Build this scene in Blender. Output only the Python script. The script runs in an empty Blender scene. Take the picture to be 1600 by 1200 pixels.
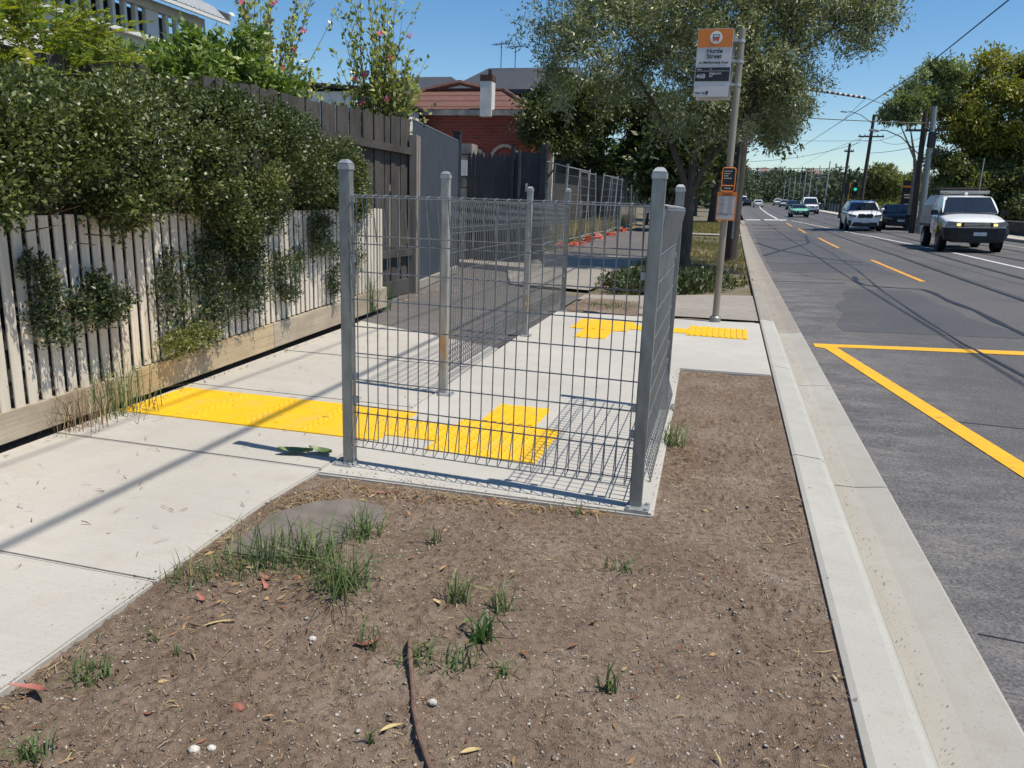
import bpy, bmesh, math, random
import numpy as np
from mathutils import Vector, Matrix
rng = np.random.default_rng(11)
random.seed(5)
SC = bpy.context.scene
COL = SC.collection
PI = math.pi

# ---------------------------------------------------------------- terrain
def rise(y):
    return 0.018 * 8 * np.log1p(np.exp(np.clip((np.asarray(y, float) - 25) / 8, -30, 30)))
def zroad(x, y):
    return -0.13 + 0.03 * np.clip(np.asarray(x, float) - 0.87, 0, 9) + rise(y)
def zr(x, y): return float(zroad(x, y))
def zs(y): return float(rise(y))
def fence_x(y): return -3.24 - 0.085 * (y - 2.7)

def _h(ix, iy, s):
    n = (ix * 374761393 + iy * 668265263 + s * 2147483647) & 0xffffffff
    n = ((n ^ (n >> 13)) * 1274126177) & 0xffffffff
    return ((n ^ (n >> 16)) & 0xffff) / 65535.0
def vnoise(x, y, s=0):
    x0 = np.floor(x).astype(np.int64); y0 = np.floor(y).astype(np.int64)
    fx = x - x0; fy = y - y0
    fx = fx * fx * (3 - 2 * fx); fy = fy * fy * (3 - 2 * fy)
    a = _h(x0, y0, s); b = _h(x0 + 1, y0, s); c = _h(x0, y0 + 1, s); d = _h(x0 + 1, y0 + 1, s)
    return (a * (1 - fx) + b * fx) * (1 - fy) + (c * (1 - fx) + d * fx) * fy
def fbm(x, y, f, o=4, s=0):
    r = 0; a = 1; t = 0
    for i in range(o):
        r = r + a * vnoise(x * f + 17.3 * i, y * f + 9.1 * i, s + i); t += a; a *= .5; f *= 2.03
    return r / t

# ---------------------------------------------------------------- materials
class NT:
    def __init__(s, name):
        s.m = bpy.data.materials.new(name); s.m.use_nodes = True
        s.t = s.m.node_tree; s.t.nodes.clear()
        s.out = s.n('ShaderNodeOutputMaterial')
    def n(s, typ, **kw):
        nd = s.t.nodes.new(typ)
        for k, v in kw.items():
            if k in ('operation', 'blend_type', 'data_type', 'wave_type', 'bands_direction', 'feature', 'attribute_name', 'wave_profile', 'distance'):
                setattr(nd, k, v)
            else:
                nd.inputs[k.replace('_', ' ')].default_value = v
        return nd
    def l(s, a, b): s.t.links.new(a, b)
    def coord(s, scale=(1, 1, 1), kind='Object', rot=(0, 0, 0)):
        c = s.n('ShaderNodeTexCoord'); mp = s.n('ShaderNodeMapping')
        mp.inputs['Scale'].default_value = scale; mp.inputs['Rotation'].default_value = rot
        s.l(c.outputs[kind], mp.inputs['Vector']); return mp.outputs['Vector']
    def noise(s, vec, scale, detail=5, rough=.55):
        nd = s.n('ShaderNodeTexNoise', Scale=scale, Detail=detail, Roughness=rough)
        s.l(vec, nd.inputs['Vector']); return nd.outputs['Fac']
    def ramp(s, fac, stops):
        r = s.n('ShaderNodeValToRGB'); e = r.color_ramp.elements
        while len(e) < len(stops): e.new(.5)
        for i, (p, c) in enumerate(stops):
            e[i].position = p; e[i].color = tuple(c) + ((1,) if len(c) == 3 else ())
        s.l(fac, r.inputs['Fac']); return r.outputs['Color']
    def mix(s, fac, a, b, bt='MIX'):
        m = s.n('ShaderNodeMix', data_type='RGBA', blend_type=bt)
        for v, i in ((fac, 0), (a, 6), (b, 7)):
            if hasattr(v, 'links'): s.l(v, m.inputs[i])
            else: m.inputs[i].default_value = v if i == 0 else tuple(v) + (1,)
        return m.outputs[2]
    def bump(s, h, strength, dist=.01):
        b = s.n('ShaderNodeBump', Strength=strength, Distance=dist) if False else s.n('ShaderNodeBump')
        b.inputs['Strength'].default_value = strength; b.inputs['Distance'].default_value = dist
        s.l(h, b.inputs['Height']); return b.outputs['Normal']
    def bsdf(s, col, rough=.6, metal=0, spec=.4, normal=None):
        p = s.n('ShaderNodeBsdfPrincipled')
        if hasattr(col, 'links'): s.l(col, p.inputs['Base Color'])
        else: p.inputs['Base Color'].default_value = tuple(col) + (1,)
        if hasattr(rough, 'links'): s.l(rough, p.inputs['Roughness'])
        else: p.inputs['Roughness'].default_value = rough
        p.inputs['Metallic'].default_value = metal
        p.inputs['Specular IOR Level'].default_value = spec
        if normal is not None: s.l(normal, p.inputs['Normal'])
        return p
    def done(s, sh):
        s.l(sh.outputs[0], s.out.inputs['Surface']); return s.m
def dk(c, f): return tuple(min(1, x * f) for x in c)

def M(name, col, rough=.6, metal=0, var=.18, scale=6, bump=0.0, bscale=40, spec=.4, stretch=(1, 1, 1), dirt=None, dscale=1.5, dr=(.48, .68)):
    t = NT(name); v = t.coord(stretch)
    f = t.noise(v, scale, 6)
    c = t.ramp(f, [(.3, dk(col, 1 - var)), (.7, dk(col, 1 + var))])
    if dirt:
        f2 = t.noise(v, dscale, 5, .65)
        k = t.ramp(f2, [(dr[0], (0, 0, 0)), (dr[1], (1, 1, 1))])
        c = t.mix(k, c, dirt)
    nm = t.bump(t.noise(v, bscale, 4), bump, .01) if bump else None
    return t.done(t.bsdf(c, rough, metal, spec, nm))

def leafmat(name, cols, rough=.45, trans=.25, spec=.4):
    t = NT(name); a = t.n('ShaderNodeAttribute', attribute_name='tint')
    k = len(cols)
    c = t.ramp(a.outputs['Fac'], [(i / (k - 1), c) for i, c in enumerate(cols)])
    p = t.bsdf(c, rough, 0, spec)
    tr = t.n('ShaderNodeBsdfTranslucent'); hs = t.n('ShaderNodeMix', data_type='RGBA', blend_type='MULTIPLY')
    hs.inputs[0].default_value = 1; t.l(c, hs.inputs[6]); hs.inputs[7].default_value = (1.6, 1.7, .7, 1)
    t.l(hs.outputs[2], tr.inputs['Color'])
    mx = t.n('ShaderNodeMixShader'); mx.inputs[0].default_value = trans
    t.l(p.outputs[0], mx.inputs[1]); t.l(tr.outputs[0], mx.inputs[2])
    return t.done(mx)

def concrete(name, col, dirt, broom=True, rot=0, amt=.5, band=None):
    t = NT(name); v = t.coord()
    big = t.noise(v, .9, 6, .6); fine = t.noise(v, 90, 3); mid = t.noise(v, 7, 6, .65)
    c = t.ramp(big, [(.3, dk(col, .86)), (.7, dk(col, 1.06))])
    c = t.mix(t.ramp(mid, [(.5, (0, 0, 0)), (.75, (amt, amt, amt))]), c, dirt)
    c = t.mix(t.ramp(fine, [(.30, (.5, .5, .5)), (.42, (0, 0, 0))]), c, dk(col, .62))
    v2 = t.coord((2.2, 120, 1), rot=(0, 0, rot))
    st = t.noise(v2, 1.0, 4, .7)
    c = t.mix(t.ramp(st, [(.35, (.28, .28, .28)), (.55, (0, 0, 0))]) if broom else 0.0, c, dk(col, .74))
    spots = t.noise(v, 26, 2)
    c = t.mix(t.ramp(spots, [(.735, (0, 0, 0)), (.76, (.75, .75, .75))]), c, (.10, .085, .07))
    if band:   # settled dirt along the foot of the kerb
        g = t.n('ShaderNodeNewGeometry'); sx = t.n('ShaderNodeSeparateXYZ'); t.l(g.outputs['Position'], sx.inputs[0]); mr = t.n('ShaderNodeMapRange'); t.l(sx.outputs['X'], mr.inputs[0]); mr.inputs[1].default_value = band[0]; mr.inputs[2].default_value = band[1]; mr.inputs[3].default_value = .9; mr.inputs[4].default_value = 0
        k = t.n('ShaderNodeMath', operation='MULTIPLY'); t.l(mr.outputs[0], k.inputs[0]); t.l(t.ramp(t.noise(t.coord((6, 1.2, 1)), 1.5, 6, .65), [(.3, (.1, .1, .1)), (.62, (1, 1, 1))]), k.inputs[1]); c = t.mix(k.outputs[0], c, dirt)
    blot = t.noise(t.coord((1, 1, 1)), 2.3, 8, .72); c = t.mix(t.ramp(blot, [(.54, (0, 0, 0)), (.72, (.5, .5, .5))]), c, dk(col, .78))
    nm = t.bump(st if broom else fine, .25, .004)
    return t.done(t.bsdf(c, .85, 0, .25, nm))

MT = {}
MT['conc'] = concrete('fresh_concrete', (.455, .435, .395), (.37, .33, .275), True, .06)
MT['conc_pad'] = concrete('pad_concrete', (.46, .445, .405), (.38, .345, .295), True, .06, .35)
MT['kerb'] = concrete('kerb_concrete', (.395, .388, .352), (.33, .305, .25), False)
MT['gutter'] = concrete('gutter_concrete', (.375, .365, .328), (.315, .288, .24), False, 0, .8, (.62, .78))
MT['old_conc'] = concrete('old_concrete', (.30, .275, .24), (.20, .17, .14), False, 0, .8)
def soil_mat():
    t = NT('dry_soil'); v = t.coord()
    a = t.noise(v, 2.2, 8, .62); b = t.noise(v, 40, 6, .7); c3 = t.noise(v, 260, 3, .6)
    c = t.ramp(a, [(.3, (.205, .146, .106)), (.5, (.265, .20, .150)), (.68, (.345, .275, .213))])
    c = t.mix(t.ramp(b, [(.35, (.75, .75, .75)), (.55, (0, 0, 0))]), c, (.105, .072, .053))
    c = t.mix(t.ramp(c3, [(.62, (0, 0, 0)), (.75, (.7, .7, .7))]), c, (.42, .35, .275))
    c = t.mix(t.ramp(c3, [(.27, (.7, .7, .7)), (.38, (0, 0, 0))]), c, (.055, .04, .03))
    ad = t.n('ShaderNodeMath', operation='ADD'); t.l(b, ad.inputs[0]); t.l(c3, ad.inputs[1])
    return t.done(t.bsdf(c, .95, 0, .15, t.bump(ad.outputs[0], .9, .012)))
MT['soil'] = soil_mat()
def asphalt(name, base, light, dark, wear=1.0):
    t = NT(name); v = t.coord()
    big = t.noise(v, .35, 6, .6); sp = t.noise(v, 230, 2, .5); mid = t.noise(v, 3.5, 7, .65)
    c = t.ramp(big, [(.32, dark), (.55, base), (.75, light)])
    c = t.mix(t.ramp(mid, [(.5, (0, 0, 0)), (.8, (.6 * wear,) * 3)]), c, light)
    c = t.mix(t.ramp(sp, [(.56, (0, 0, 0)), (.72, (.55, .55, .55))]), c, dk(light, 2.1))
    c = t.mix(t.ramp(sp, [(.3, (.6, .6, .6)), (.42, (0, 0, 0))]), c, dk(dark, .5))
    # chalky scuffs across the lane, strongest beside the gutter
    g = t.n('ShaderNodeNewGeometry'); sx = t.n('ShaderNodeSeparateXYZ'); t.l(g.outputs['Position'], sx.inputs[0])
    mr = t.n('ShaderNodeMapRange'); t.l(sx.outputs['X'], mr.inputs[0])
    mr.inputs[1].default_value = .85; mr.inputs[2].default_value = 2.3; mr.inputs[3].default_value = 1; mr.inputs[4].default_value = 0
    v3 = t.coord((1.0, 1.7, 1), rot=(0, 0, .3)); sc = t.noise(v3, 2.1, 12, .74)
    k = t.n('ShaderNodeMath', operation='MULTIPLY'); t.l(t.ramp(sc, [(.44, (0, 0, 0)), (.66, (1, 1, 1))]), k.inputs[0]); t.l(mr.outputs[0], k.inputs[1])
    k2 = t.n('ShaderNodeMath', operation='MULTIPLY'); t.l(k.outputs[0], k2.inputs[0]); k2.inputs[1].default_value = .75 * wear
    c = t.mix(k2.outputs[0], c, (.27, .25, .235))
    v4 = t.coord((2.6, 9, 1), rot=(0, 0, .15)); s4 = t.noise(v4, 1.6, 9, .75)
    c = t.mix(t.ramp(s4, [(.72, (0, 0, 0)), (.76, (.8 * wear,) * 3)]), c, (.33, .33, .33))
    # wheel paths run with the road
    v5 = t.coord((.9, .05, 1)); s5 = t.noise(v5, 1.0, 5, .6)
    c = t.mix(t.ramp(s5, [(.38, (.22, .22, .22)), (.6, (0, 0, 0))]), c, dk(dark, .9))
    gr = t.noise(v, 75, 4, .75); c = t.mix(t.ramp(gr, [(.38, (.8, .8, .8)), (.48, (0, 0, 0))]), c, dk(dark, .6)); c = t.mix(t.ramp(gr, [(.55, (0, 0, 0)), (.68, (.65, .65, .65))]), c, dk(light, 1.8))
    return t.done(t.bsdf(c, .82, 0, .3, t.bump(sp, .5, .006)))
MT['road'] = asphalt('asphalt', (.105, .102, .102), (.15, .144, .14), (.075, .075, .079))
MT['road_patch'] = asphalt('dark_asphalt', (.08, .081, .088), (.112, .112, .118), (.064, .066, .072), .45)
MT['drive'] = asphalt('driveway_asphalt', (.11, .104, .10), (.16, .15, .142), (.08, .076, .073), .4)
MT['seal'] = M('crack_sealant', (.022, .022, .025), .5, var=.3, scale=12)
MT['rail'] = M('tram_rail_groove', (.018, .017, .017), .45, .2, var=.4, scale=3)
MT['yellow_line'] = M('yellow_road_paint', (.74, .40, .015), .6, var=.10, scale=14, bump=.2, bscale=180, dirt=(.22, .16, .08), dscale=16, dr=(.60, .72))
MT['orange_line'] = M('amber_road_paint', (.70, .33, .04), .6, var=.12, scale=10, dirt=(.35, .2, .07), dscale=6)
MT['white_line'] = M('white_road_paint', (.62, .62, .60), .6, var=.1, scale=8, dirt=(.3, .3, .3), dscale=5)
MT['tactile'] = M('yellow_tactile_tile', (.80, .465, .012), .55, var=.08, scale=9, dirt=(.66, .42, .06), dscale=5, bump=.15, bscale=120)
def galv(name, col=(.36, .38, .38), rough=.45):
    t = NT(name); v = t.coord((1, 1, .35))
    f = t.noise(v, 30, 4, .6); f2 = t.noise(v, 5, 5, .6)
    c = t.ramp(f, [(.3, dk(col, .75)), (.7, dk(col, 1.15))])
    c = t.mix(t.ramp(f2, [(.45, (0, 0, 0)), (.75, (.5, .5, .5))]), c, dk(col, .7))
    return t.done(t.bsdf(c, rough, .55, .5, t.bump(f, .08, .003)))
MT['galv'] = galv('galvanised_steel', (.27, .285, .28)); MT['galv_wire'] = galv('galvanised_wire', (.25, .26, .265), .42)
MT['galv_light'] = galv('pale_galvanised_steel', (.42, .44, .44), .5)
def rusty():
    t = NT('rust_stained_steel'); v = t.coord((1, 1, .35)); f = t.noise(v, 30, 4)
    c = t.ramp(f, [(.3, (.28, .29, .28)), (.7, (.42, .43, .42))])
    g = t.n('ShaderNodeTexCoord'); sx = t.n('ShaderNodeSeparateXYZ'); t.l(g.outputs['Object'], sx.inputs[0])
    k = t.ramp(sx.outputs['Z'], [(.0, (.0,) * 3), (.2, (.2,) * 3), (.33, (.85,) * 3), (.48, (.1,) * 3), (.6, (0, 0, 0))])
    nf = t.noise(t.coord((3, 3, 1)), 9, 4)
    mm = t.n('ShaderNodeMath', operation='MULTIPLY'); t.l(k, mm.inputs[0]); t.l(t.ramp(nf, [(.35, (0, 0, 0)), (.6, (1, 1, 1))]), mm.inputs[1])
    c = t.mix(mm.outputs[0], c, (.50, .27, .08))
    return t.done(t.bsdf(c, .5, .4, .4))
MT['rusty'] = rusty()
def timber(name, col, grey, rough=.8, horiz=False):
    t = NT(name); v = t.coord((5, .8, 60) if horiz else (40, 40, 1.2)); f = t.noise(v, 1.5, 6, .65)
    v2 = t.coord(); f2 = t.noise(v2, 2.0, 6, .65); f3 = t.noise(v2, 40, 2)
    c = t.ramp(f, [(.3, dk(col, .72)), (.65, dk(col, 1.12))])
    c = t.mix(t.ramp(f2, [(.42, (0, 0, 0)), (.7, (.8, .8, .8))]), c, grey)
    c = t.mix(t.ramp(f3, [(.70, (0, 0, 0)), (.74, (.6, .6, .6))]), c, dk(grey, .3))
    return t.done(t.bsdf(c, rough, 0, .25, t.bump(f, .35, .004)))
MT['picket'] = timber('cream_painted_picket', (.66, .60, .51), (.53, .475, .39), .6)
MT['plinth'] = timber('weathered_cream_plinth', (.44, .38, .29), (.25, .20, .145), .7, True)
MT['plinth_yellow'] = timber('yellowed_plinth', (.52, .41, .26), (.30, .22, .14), .7, True)
MT['paling'] = timber('shaded_grey_weathered_paling', (.085, .079, .073), (.030, .027, .025), .9)  # weathered grey timber, base and stain darkened to hold the hedge's shade
MT['paling_lit'] = timber('lit_silvery_paling_post', (.27, .245, .215), (.17, .15, .125), .9)  # brighter copy of the paling timber, sunlit tone put into the colour
MT['bark'] = M('tree_bark', (.085, .07, .056), .95, var=.45, scale=14, bump=.8, bscale=22, stretch=(1, 1, .3))
MT['bark_pale'] = M('pale_bark', (.24, .21, .17), .9, var=.4, scale=10, bump=.5, bscale=22, stretch=(1, 1, .3))
MT['pole_wood'] = M('utility_pole_timber', (.062, .052, .044), .95, var=.35, scale=18, bump=.5, bscale=30, stretch=(1, 1, .08))
MT['twig'] = M('dry_twig', (.14, .10, .07), .9, var=.4, scale=30)
MT['steel_blue'] = M('slate_steel_sheet', (.060, .072, .090), .5, .1, var=.12, scale=3)
MT['charcoal'] = M('charcoal_paint', (.022, .026, .034), .5, var=.25, scale=6)
MT['black'] = M('black_plastic', (.014, .014, .016), .5, var=.2)
MT['rubber'] = M('tyre_rubber', (.012, .012, .012), .8, var=.2)
MT['white'] = M('white_paint', (.72, .72, .70), .45, var=.05)
MT['render_white'] = M('white_render', (.62, .60, .57), .8, var=.1, scale=4)
MT['parapet'] = M('grey_parapet_render', (.30, .275, .245), .9, var=.3, scale=3, dirt=(.13, .12, .105), dscale=2.2)
MT['grey_roof'] = M('grey_steel_roof', (.055, .060, .069), .6, .1, var=.1, scale=2)
MT['dark_trim'] = M('dark_trim', (.02, .021, .024), .5)
MT['orange'] = M('orange_sign_paint', (.62, .19, .035), .5, var=.06)
MT['orange_net'] = M('red_orange_plastic', (.50, .10, .065), .5, var=.15)
MT['grey_sign'] = M('white_sign_face', (.52, .52, .53), .5, var=.04)
MT['sign_dark'] = M('dark_sign_band', (.022, .024, .03), .5, var=.1)
MT['paper'] = M('printed_paper', (.46, .46, .47), .7, var=.08, scale=60)
MT['pale_ink'] = M('pale_lettering', (.5, .47, .40), .6)
MT['pole_paint'] = M('grey_brown_pole_paint', (.26, .235, .19), .5, .2, var=.2, scale=6, stretch=(1, 1, .4))
MT['glass'] = M('car_glass', (.012, .018, .026), .06, 0, var=.2, spec=.8)
MT['win_glass'] = M('window_glass', (.05, .07, .09), .08, 0, spec=.8)
MT['chrome'] = M('chrome', (.6, .6, .6), .2, .9)
MT['alloy'] = M('aluminium_canopy', (.42, .42, .43), .42, .5, var=.15, scale=3)
MT['chimney_brick'] = M('brown_brick', (.085, .042, .034), .9, var=.25, scale=12)
MT['concrete_block'] = M('bluestone_edge', (.26, .24, .21), .9, var=.3, scale=9, bump=.4)
def brick(name, a, b, mortar, sc=1.0):
    t = NT(name); v = t.coord((1, 1, 1))
    # map wall plane x,z
    sx = t.n('ShaderNodeSeparateXYZ'); t.l(v, sx.inputs[0]); cb = t.n('ShaderNodeCombineXYZ')
    ad = t.n('ShaderNodeMath', operation='ADD'); t.l(sx.outputs['X'], ad.inputs[0]); t.l(sx.outputs['Y'], ad.inputs[1])
    t.l(ad.outputs[0], cb.inputs[0]); t.l(sx.outputs['Z'], cb.inputs[1])
    br = t.n('ShaderNodeTexBrick'); t.l(cb.outputs[0], br.inputs['Vector'])
    br.inputs['Color1'].default_value = a + (1,); br.inputs['Color2'].default_value = b + (1,); br.inputs['Mortar'].default_value = mortar + (1,)
    br.inputs['Scale'].default_value = 1; br.inputs['Mortar Size'].default_value = .008; br.inputs['Brick Width'].default_value = .24; br.inputs['Row Height'].default_value = .086
    f = t.noise(v, 1.2, 5); c = t.mix(t.ramp(f, [(.35, (.35, .35, .35)), (.6, (0, 0, 0))]), br.outputs['Color'], dk(a, .6))
    return t.done(t.bsdf(c, .85, 0, .2))
MT['brick'] = brick('red_brick', (.28, .062, .042), (.21, .045, .032), (.20, .12, .09))
def tileroof():
    t = NT('terracotta_tiles'); v = t.coord()
    w = t.n('ShaderNodeTexWave', wave_type='BANDS', bands_direction='Z', wave_profile='SAW'); w.inputs['Scale'].default_value = 1.1; w.inputs['Distortion'].default_value = .3
    t.l(v, w.inputs['Vector'])
    f = t.noise(v, 5, 5)
    c = t.ramp(f, [(.3, (.125, .062, .048)), (.7, (.18, .094, .073))])
    c = t.mix(t.ramp(w.outputs['Fac'], [(.72, (0, 0, 0)), (.86, (.85, .85, .85))]), c, (.07, .03, .022))
    return t.done(t.bsdf(c, .8, 0, .2, t.bump(w.outputs['Fac'], .6, .05)))
MT['tiles'] = tileroof()
MT['stone_slab'] = M('old_grey_slab', (.15, .13, .115), .9, var=.25, scale=9, bump=.35, bscale=60)
MT['straw'] = leafmat('dry_straw', [(.13, .075, .045), (.24, .15, .085), (.35, .26, .14), (.42, .35, .23)], .8, .1, .2)
MT['litter'] = leafmat('fallen_leaves', [(.12, .06, .035), (.30, .14, .085), (.42, .27, .13), (.45, .38, .2), (.16, .10, .06)], .7, .1, .25)
MT['pebble'] = leafmat('pebbles', [(.16, .13, .105), (.28, .24, .20), (.46, .43, .38), (.19, .14, .105)], .85, 0, .2)
MT['crumb'] = leafmat('soil_crumb', [(.10, .075, .055), (.17, .13, .10), (.26, .21, .165)], .95, 0, .1)
MT['grass'] = leafmat('green_grass', [(.07, .11, .045), (.125, .18, .07), (.21, .25, .11), (.38, .34, .18)], .5, .25, .3)
MT['dry_grass'] = leafmat('dry_long_grass', [(.13, .13, .05), (.24, .21, .09), (.34, .29, .14), (.40, .33, .2)], .7, .2, .2)
MT['verge_grass'] = leafmat('verge_grass', [(.07, .09, .03), (.13, .15, .05), (.24, .21, .09), (.30, .22, .13)], .7, .2, .2)
MT['hedge'] = leafmat('hedge_leaves', [(.024, .038, .010), (.056, .080, .020), (.125, .155, .042), (.29, .30, .10)], .43, .16, .5)
MT['hedge_dark'] = leafmat('shoot_leaves', [(.026, .04, .02), (.045, .07, .032), (.075, .105, .048), (.24, .20, .05)], .42, .14, .45)
MT['olive'] = leafmat('olive_leaves', [(.055, .068, .024), (.15, .172, .072), (.28, .305, .16), (.47, .49, .33)], .42, .14, .5)
MT['dark_tree'] = leafmat('dark_tree_leaves', [(.030, .044, .015), (.064, .086, .026), (.12, .145, .044)], .45, .16, .4)
MT['bush'] = leafmat('bright_bush_leaves', [(.03, .07, .018), (.055, .12, .03), (.085, .17, .045)], .4, .28, .4)
MT['feather'] = leafmat('yellow_green_fronds', [(.11, .16, .018), (.19, .25, .025), (.32, .33, .03)], .45, .4, .4)
MT['camellia'] = leafmat('glossy_green_leaves', [(.055, .10, .02), (.13, .20, .04), (.30, .36, .11)], .45, .25, .4)
MT['hibiscus'] = leafmat('hibiscus_leaves', [(.12, .15, .045), (.28, .32, .09), (.52, .52, .22)], .35, .3, .5)
MT['pink'] = leafmat('pink_petals', [(.45, .08, .18), (.6, .16, .3), (.65, .28, .38)], .5, .35, .3)
MT['gum'] = leafmat('gum_leaves', [(.065, .08, .028), (.14, .165, .05), (.24, .26, .09)], .45, .22, .4)
MT['gum_pale'] = leafmat('pale_gum_leaves', [(.075, .10, .045), (.16, .20, .085), (.28, .31, .15)], .45, .22, .4)
MT['gum_gold'] = leafmat('golden_green_leaves', [(.08, .088, .016), (.23, .235, .045), (.40, .385, .09)], .45, .28, .4)
MT['far_trees'] = leafmat('far_tree_leaves', [(.05, .066, .044), (.085, .105, .066), (.14, .155, .09)], .8, .05, .1)
MT['ground'] = M('bare_ground', (.16, .135, .095), .95, var=.3, scale=1.2, dirt=(.11, .10, .05), dscale=.6)
MT['hill'] = M('distant_hillside', (.075, .085, .05), .95, var=.3, scale=.05)

# ---------------------------------------------------------------- mesh helpers
LOC = {}
class MB:
    def __init__(s): s.v = []; s.f = []
    def add(s, vs, fs):
        o = len(s.v); s.v.extend(tuple(map(float, p)) for p in vs); s.f.extend(tuple(i + o for i in f) for f in fs); return s
    def box(s, c, d, rz=0, rx=0, ry=0, taper=1.0):
        x, y, z = (k / 2 for k in d)
        vs = [Vector((sx * x * (taper if sz > 0 else 1), sy * y * (taper if sz > 0 else 1), sz * z)) for sz in (-1, 1) for sx, sy in ((-1, -1), (1, -1), (1, 1), (-1, 1))]
        R = Matrix.Rotation(rz, 3, 'Z') @ Matrix.Rotation(ry, 3, 'Y') @ Matrix.Rotation(rx, 3, 'X')
        vs = [R @ v + Vector(c) for v in vs]
        return s.add(vs, [(0, 3, 2, 1), (4, 5, 6, 7), (0, 1, 5, 4), (1, 2, 6, 5), (2, 3, 7, 6), (3, 0, 4, 7)])
    def tube(s, pts, r, n=8, caps=True, up=None):
        pts = [Vector(p) for p in pts]; rs = r if isinstance(r, (list, tuple)) else [r] * len(pts)
        rings = []; prev = None
        for i, p in enumerate(pts):
            a = pts[max(i - 1, 0)]; b = pts[min(i + 1, len(pts) - 1)]
            d = (b - a).normalized()
            if prev is None:
                u = Vector((0, 0, 1)) if abs(d.z) < .9 else Vector((1, 0, 0))
                x = d.cross(u).normalized()
            else:
                x = (prev - d * prev.dot(d)).normalized()
            prev = x; y = d.cross(x)
            rings.append([p + (x * math.cos(2 * PI * k / n) + y * math.sin(2 * PI * k / n)) * rs[i] for k in range(n)])
        return s.loft(rings, caps)
    def loft(s, rings, caps=True, closed=True):
        n = len(rings[0]); vs = [p for r in rings for p in r]; fs = []
        for i in range(len(rings) - 1):
            for k in range(n if closed else n - 1):
                k2 = (k + 1) % n
                fs.append((i * n + k, i * n + k2, (i + 1) * n + k2, (i + 1) * n + k))
        if caps and closed: fs.append(tuple(range(n - 1, -1, -1))); fs.append(tuple((len(rings) - 1) * n + k for k in range(n)))
        return s.add(vs, fs)
    def prism(s, poly, z0, z1):
        n = len(poly); z1f = z1 if callable(z1) else (lambda x, y: z1); z0f = z0 if callable(z0) else (lambda x, y: z0)
        vs = [(x, y, z0f(x, y)) for x, y in poly] + [(x, y, z1f(x, y)) for x, y in poly]
        return s.add(vs, [tuple(range(n - 1, -1, -1)), tuple(range(n, 2 * n))] + [(i, (i + 1) % n, n + (i + 1) % n, n + i) for i in range(n)])
    def xprism(s, poly, axis, a, b):
        # poly of (u,z) in the plane normal to axis ('x': u=y ; 'y': u=x)
        P = (lambda u, z, t: (t, u, z)) if axis == 'x' else (lambda u, z, t: (u, t, z))
        n = len(poly); vs = [P(u, z, a) for u, z in poly] + [P(u, z, b) for u, z in poly]
        return s.add(vs, [tuple(range(n - 1, -1, -1)), tuple(range(n, 2 * n))] + [(i, (i + 1) % n, n + (i + 1) % n, n + i) for i in range(n)])
    def lathe(s, prof, c, axis='z', n=16):
        rings = []
        for k in range(n):
            a = 2 * PI * k / n; rg = []
            for r, h in prof:
                x, y, z = r * math.cos(a), r * math.sin(a), h
                if axis == 'x': x, y, z = h, x, y
                if axis == 'y': x, y, z = y, h, x
                rg.append((x + c[0], y + c[1], z + c[2]))
            rings.append(rg)
        m = len(prof); vs = [p for r in rings for p in r]; fs = []
        for k in range(n):
            for j in range(m - 1):
                fs.append((k * m + j, ((k + 1) % n) * m + j, ((k + 1) % n) * m + j + 1, k * m + j + 1))
        return s.add(vs, fs)
    def sphere(s, c, r, n=10, sq=(1, 1, 1)):
        prof = [(max(1e-4, math.sin(PI * i / (n // 2 + 2))) * r, -math.cos(PI * i / (n // 2 + 2)) * r) for i in range(n // 2 + 3)]
        o = len(s.v); s.lathe(prof, (0, 0, 0), 'z', n)
        for i in range(o, len(s.v)):
            v = s.v[i]; s.v[i] = (v[0] * sq[0] + c[0], v[1] * sq[1] + c[1], v[2] * sq[2] + c[2])
        return s
    def build(s, name, mat, parent=None, smooth=False, bevel=0, recalc=True, subsurf=0):
        me = bpy.data.meshes.new(name)
        off = LOC.get(parent.name, Vector((0, 0, 0))) if parent else Vector((0, 0, 0))
        me.from_pydata([(a - off.x, b - off.y, c - off.z) for a, b, c in s.v], [], s.f)
        if recalc:
            bm = bmesh.new(); bm.from_mesh(me); bmesh.ops.recalc_face_normals(bm, faces=bm.faces)
            if bevel: bmesh.ops.bevel(bm, geom=[e for e in bm.edges if e.is_manifold and e.calc_face_angle(0) > .6], offset=bevel, segments=2, affect='EDGES')
            bm.to_mesh(me); bm.free()
        me.materials.append(MT[mat] if isinstance(mat, str) else mat)
        if smooth:
            me.polygons.foreach_set('use_smooth', [True] * len(me.polygons))
            if not subsurf: me.set_sharp_from_angle(angle=math.radians(38))
        o = link(name, me, parent, off)
        if subsurf: md = o.modifiers.new('subsurf', 'SUBSURF'); md.levels = md.render_levels = subsurf
        return o
def link(name, me, parent=None, off=None):
    o = bpy.data.objects.new(name, me); COL.objects.link(o)
    if parent: o.parent = parent; LOC[o.name] = off
    return o
def thing(name, label, cat, loc=(0, 0, 0), group=None):
    o = bpy.data.objects.new(name, None); COL.objects.link(o); o.location = loc; o.empty_display_size = .1
    LOC[o.name] = Vector(loc); return tag(o, label, cat, group)
def tag(o, label, cat, group=None):
    o['label'] = label; o['category'] = cat
    if group: o['group'] = group
    return o
def struct(o, kind='structure'): o['kind'] = kind; return o
def dup(root, label=None):
    r = root.copy(); COL.objects.link(r)
    if label: r['label'] = label
    for ch in list(root.children):
        c = ch.copy(); COL.objects.link(c); c.parent = r
        for g in list(ch.children):
            d = g.copy(); COL.objects.link(d); d.parent = c
    return r

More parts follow.
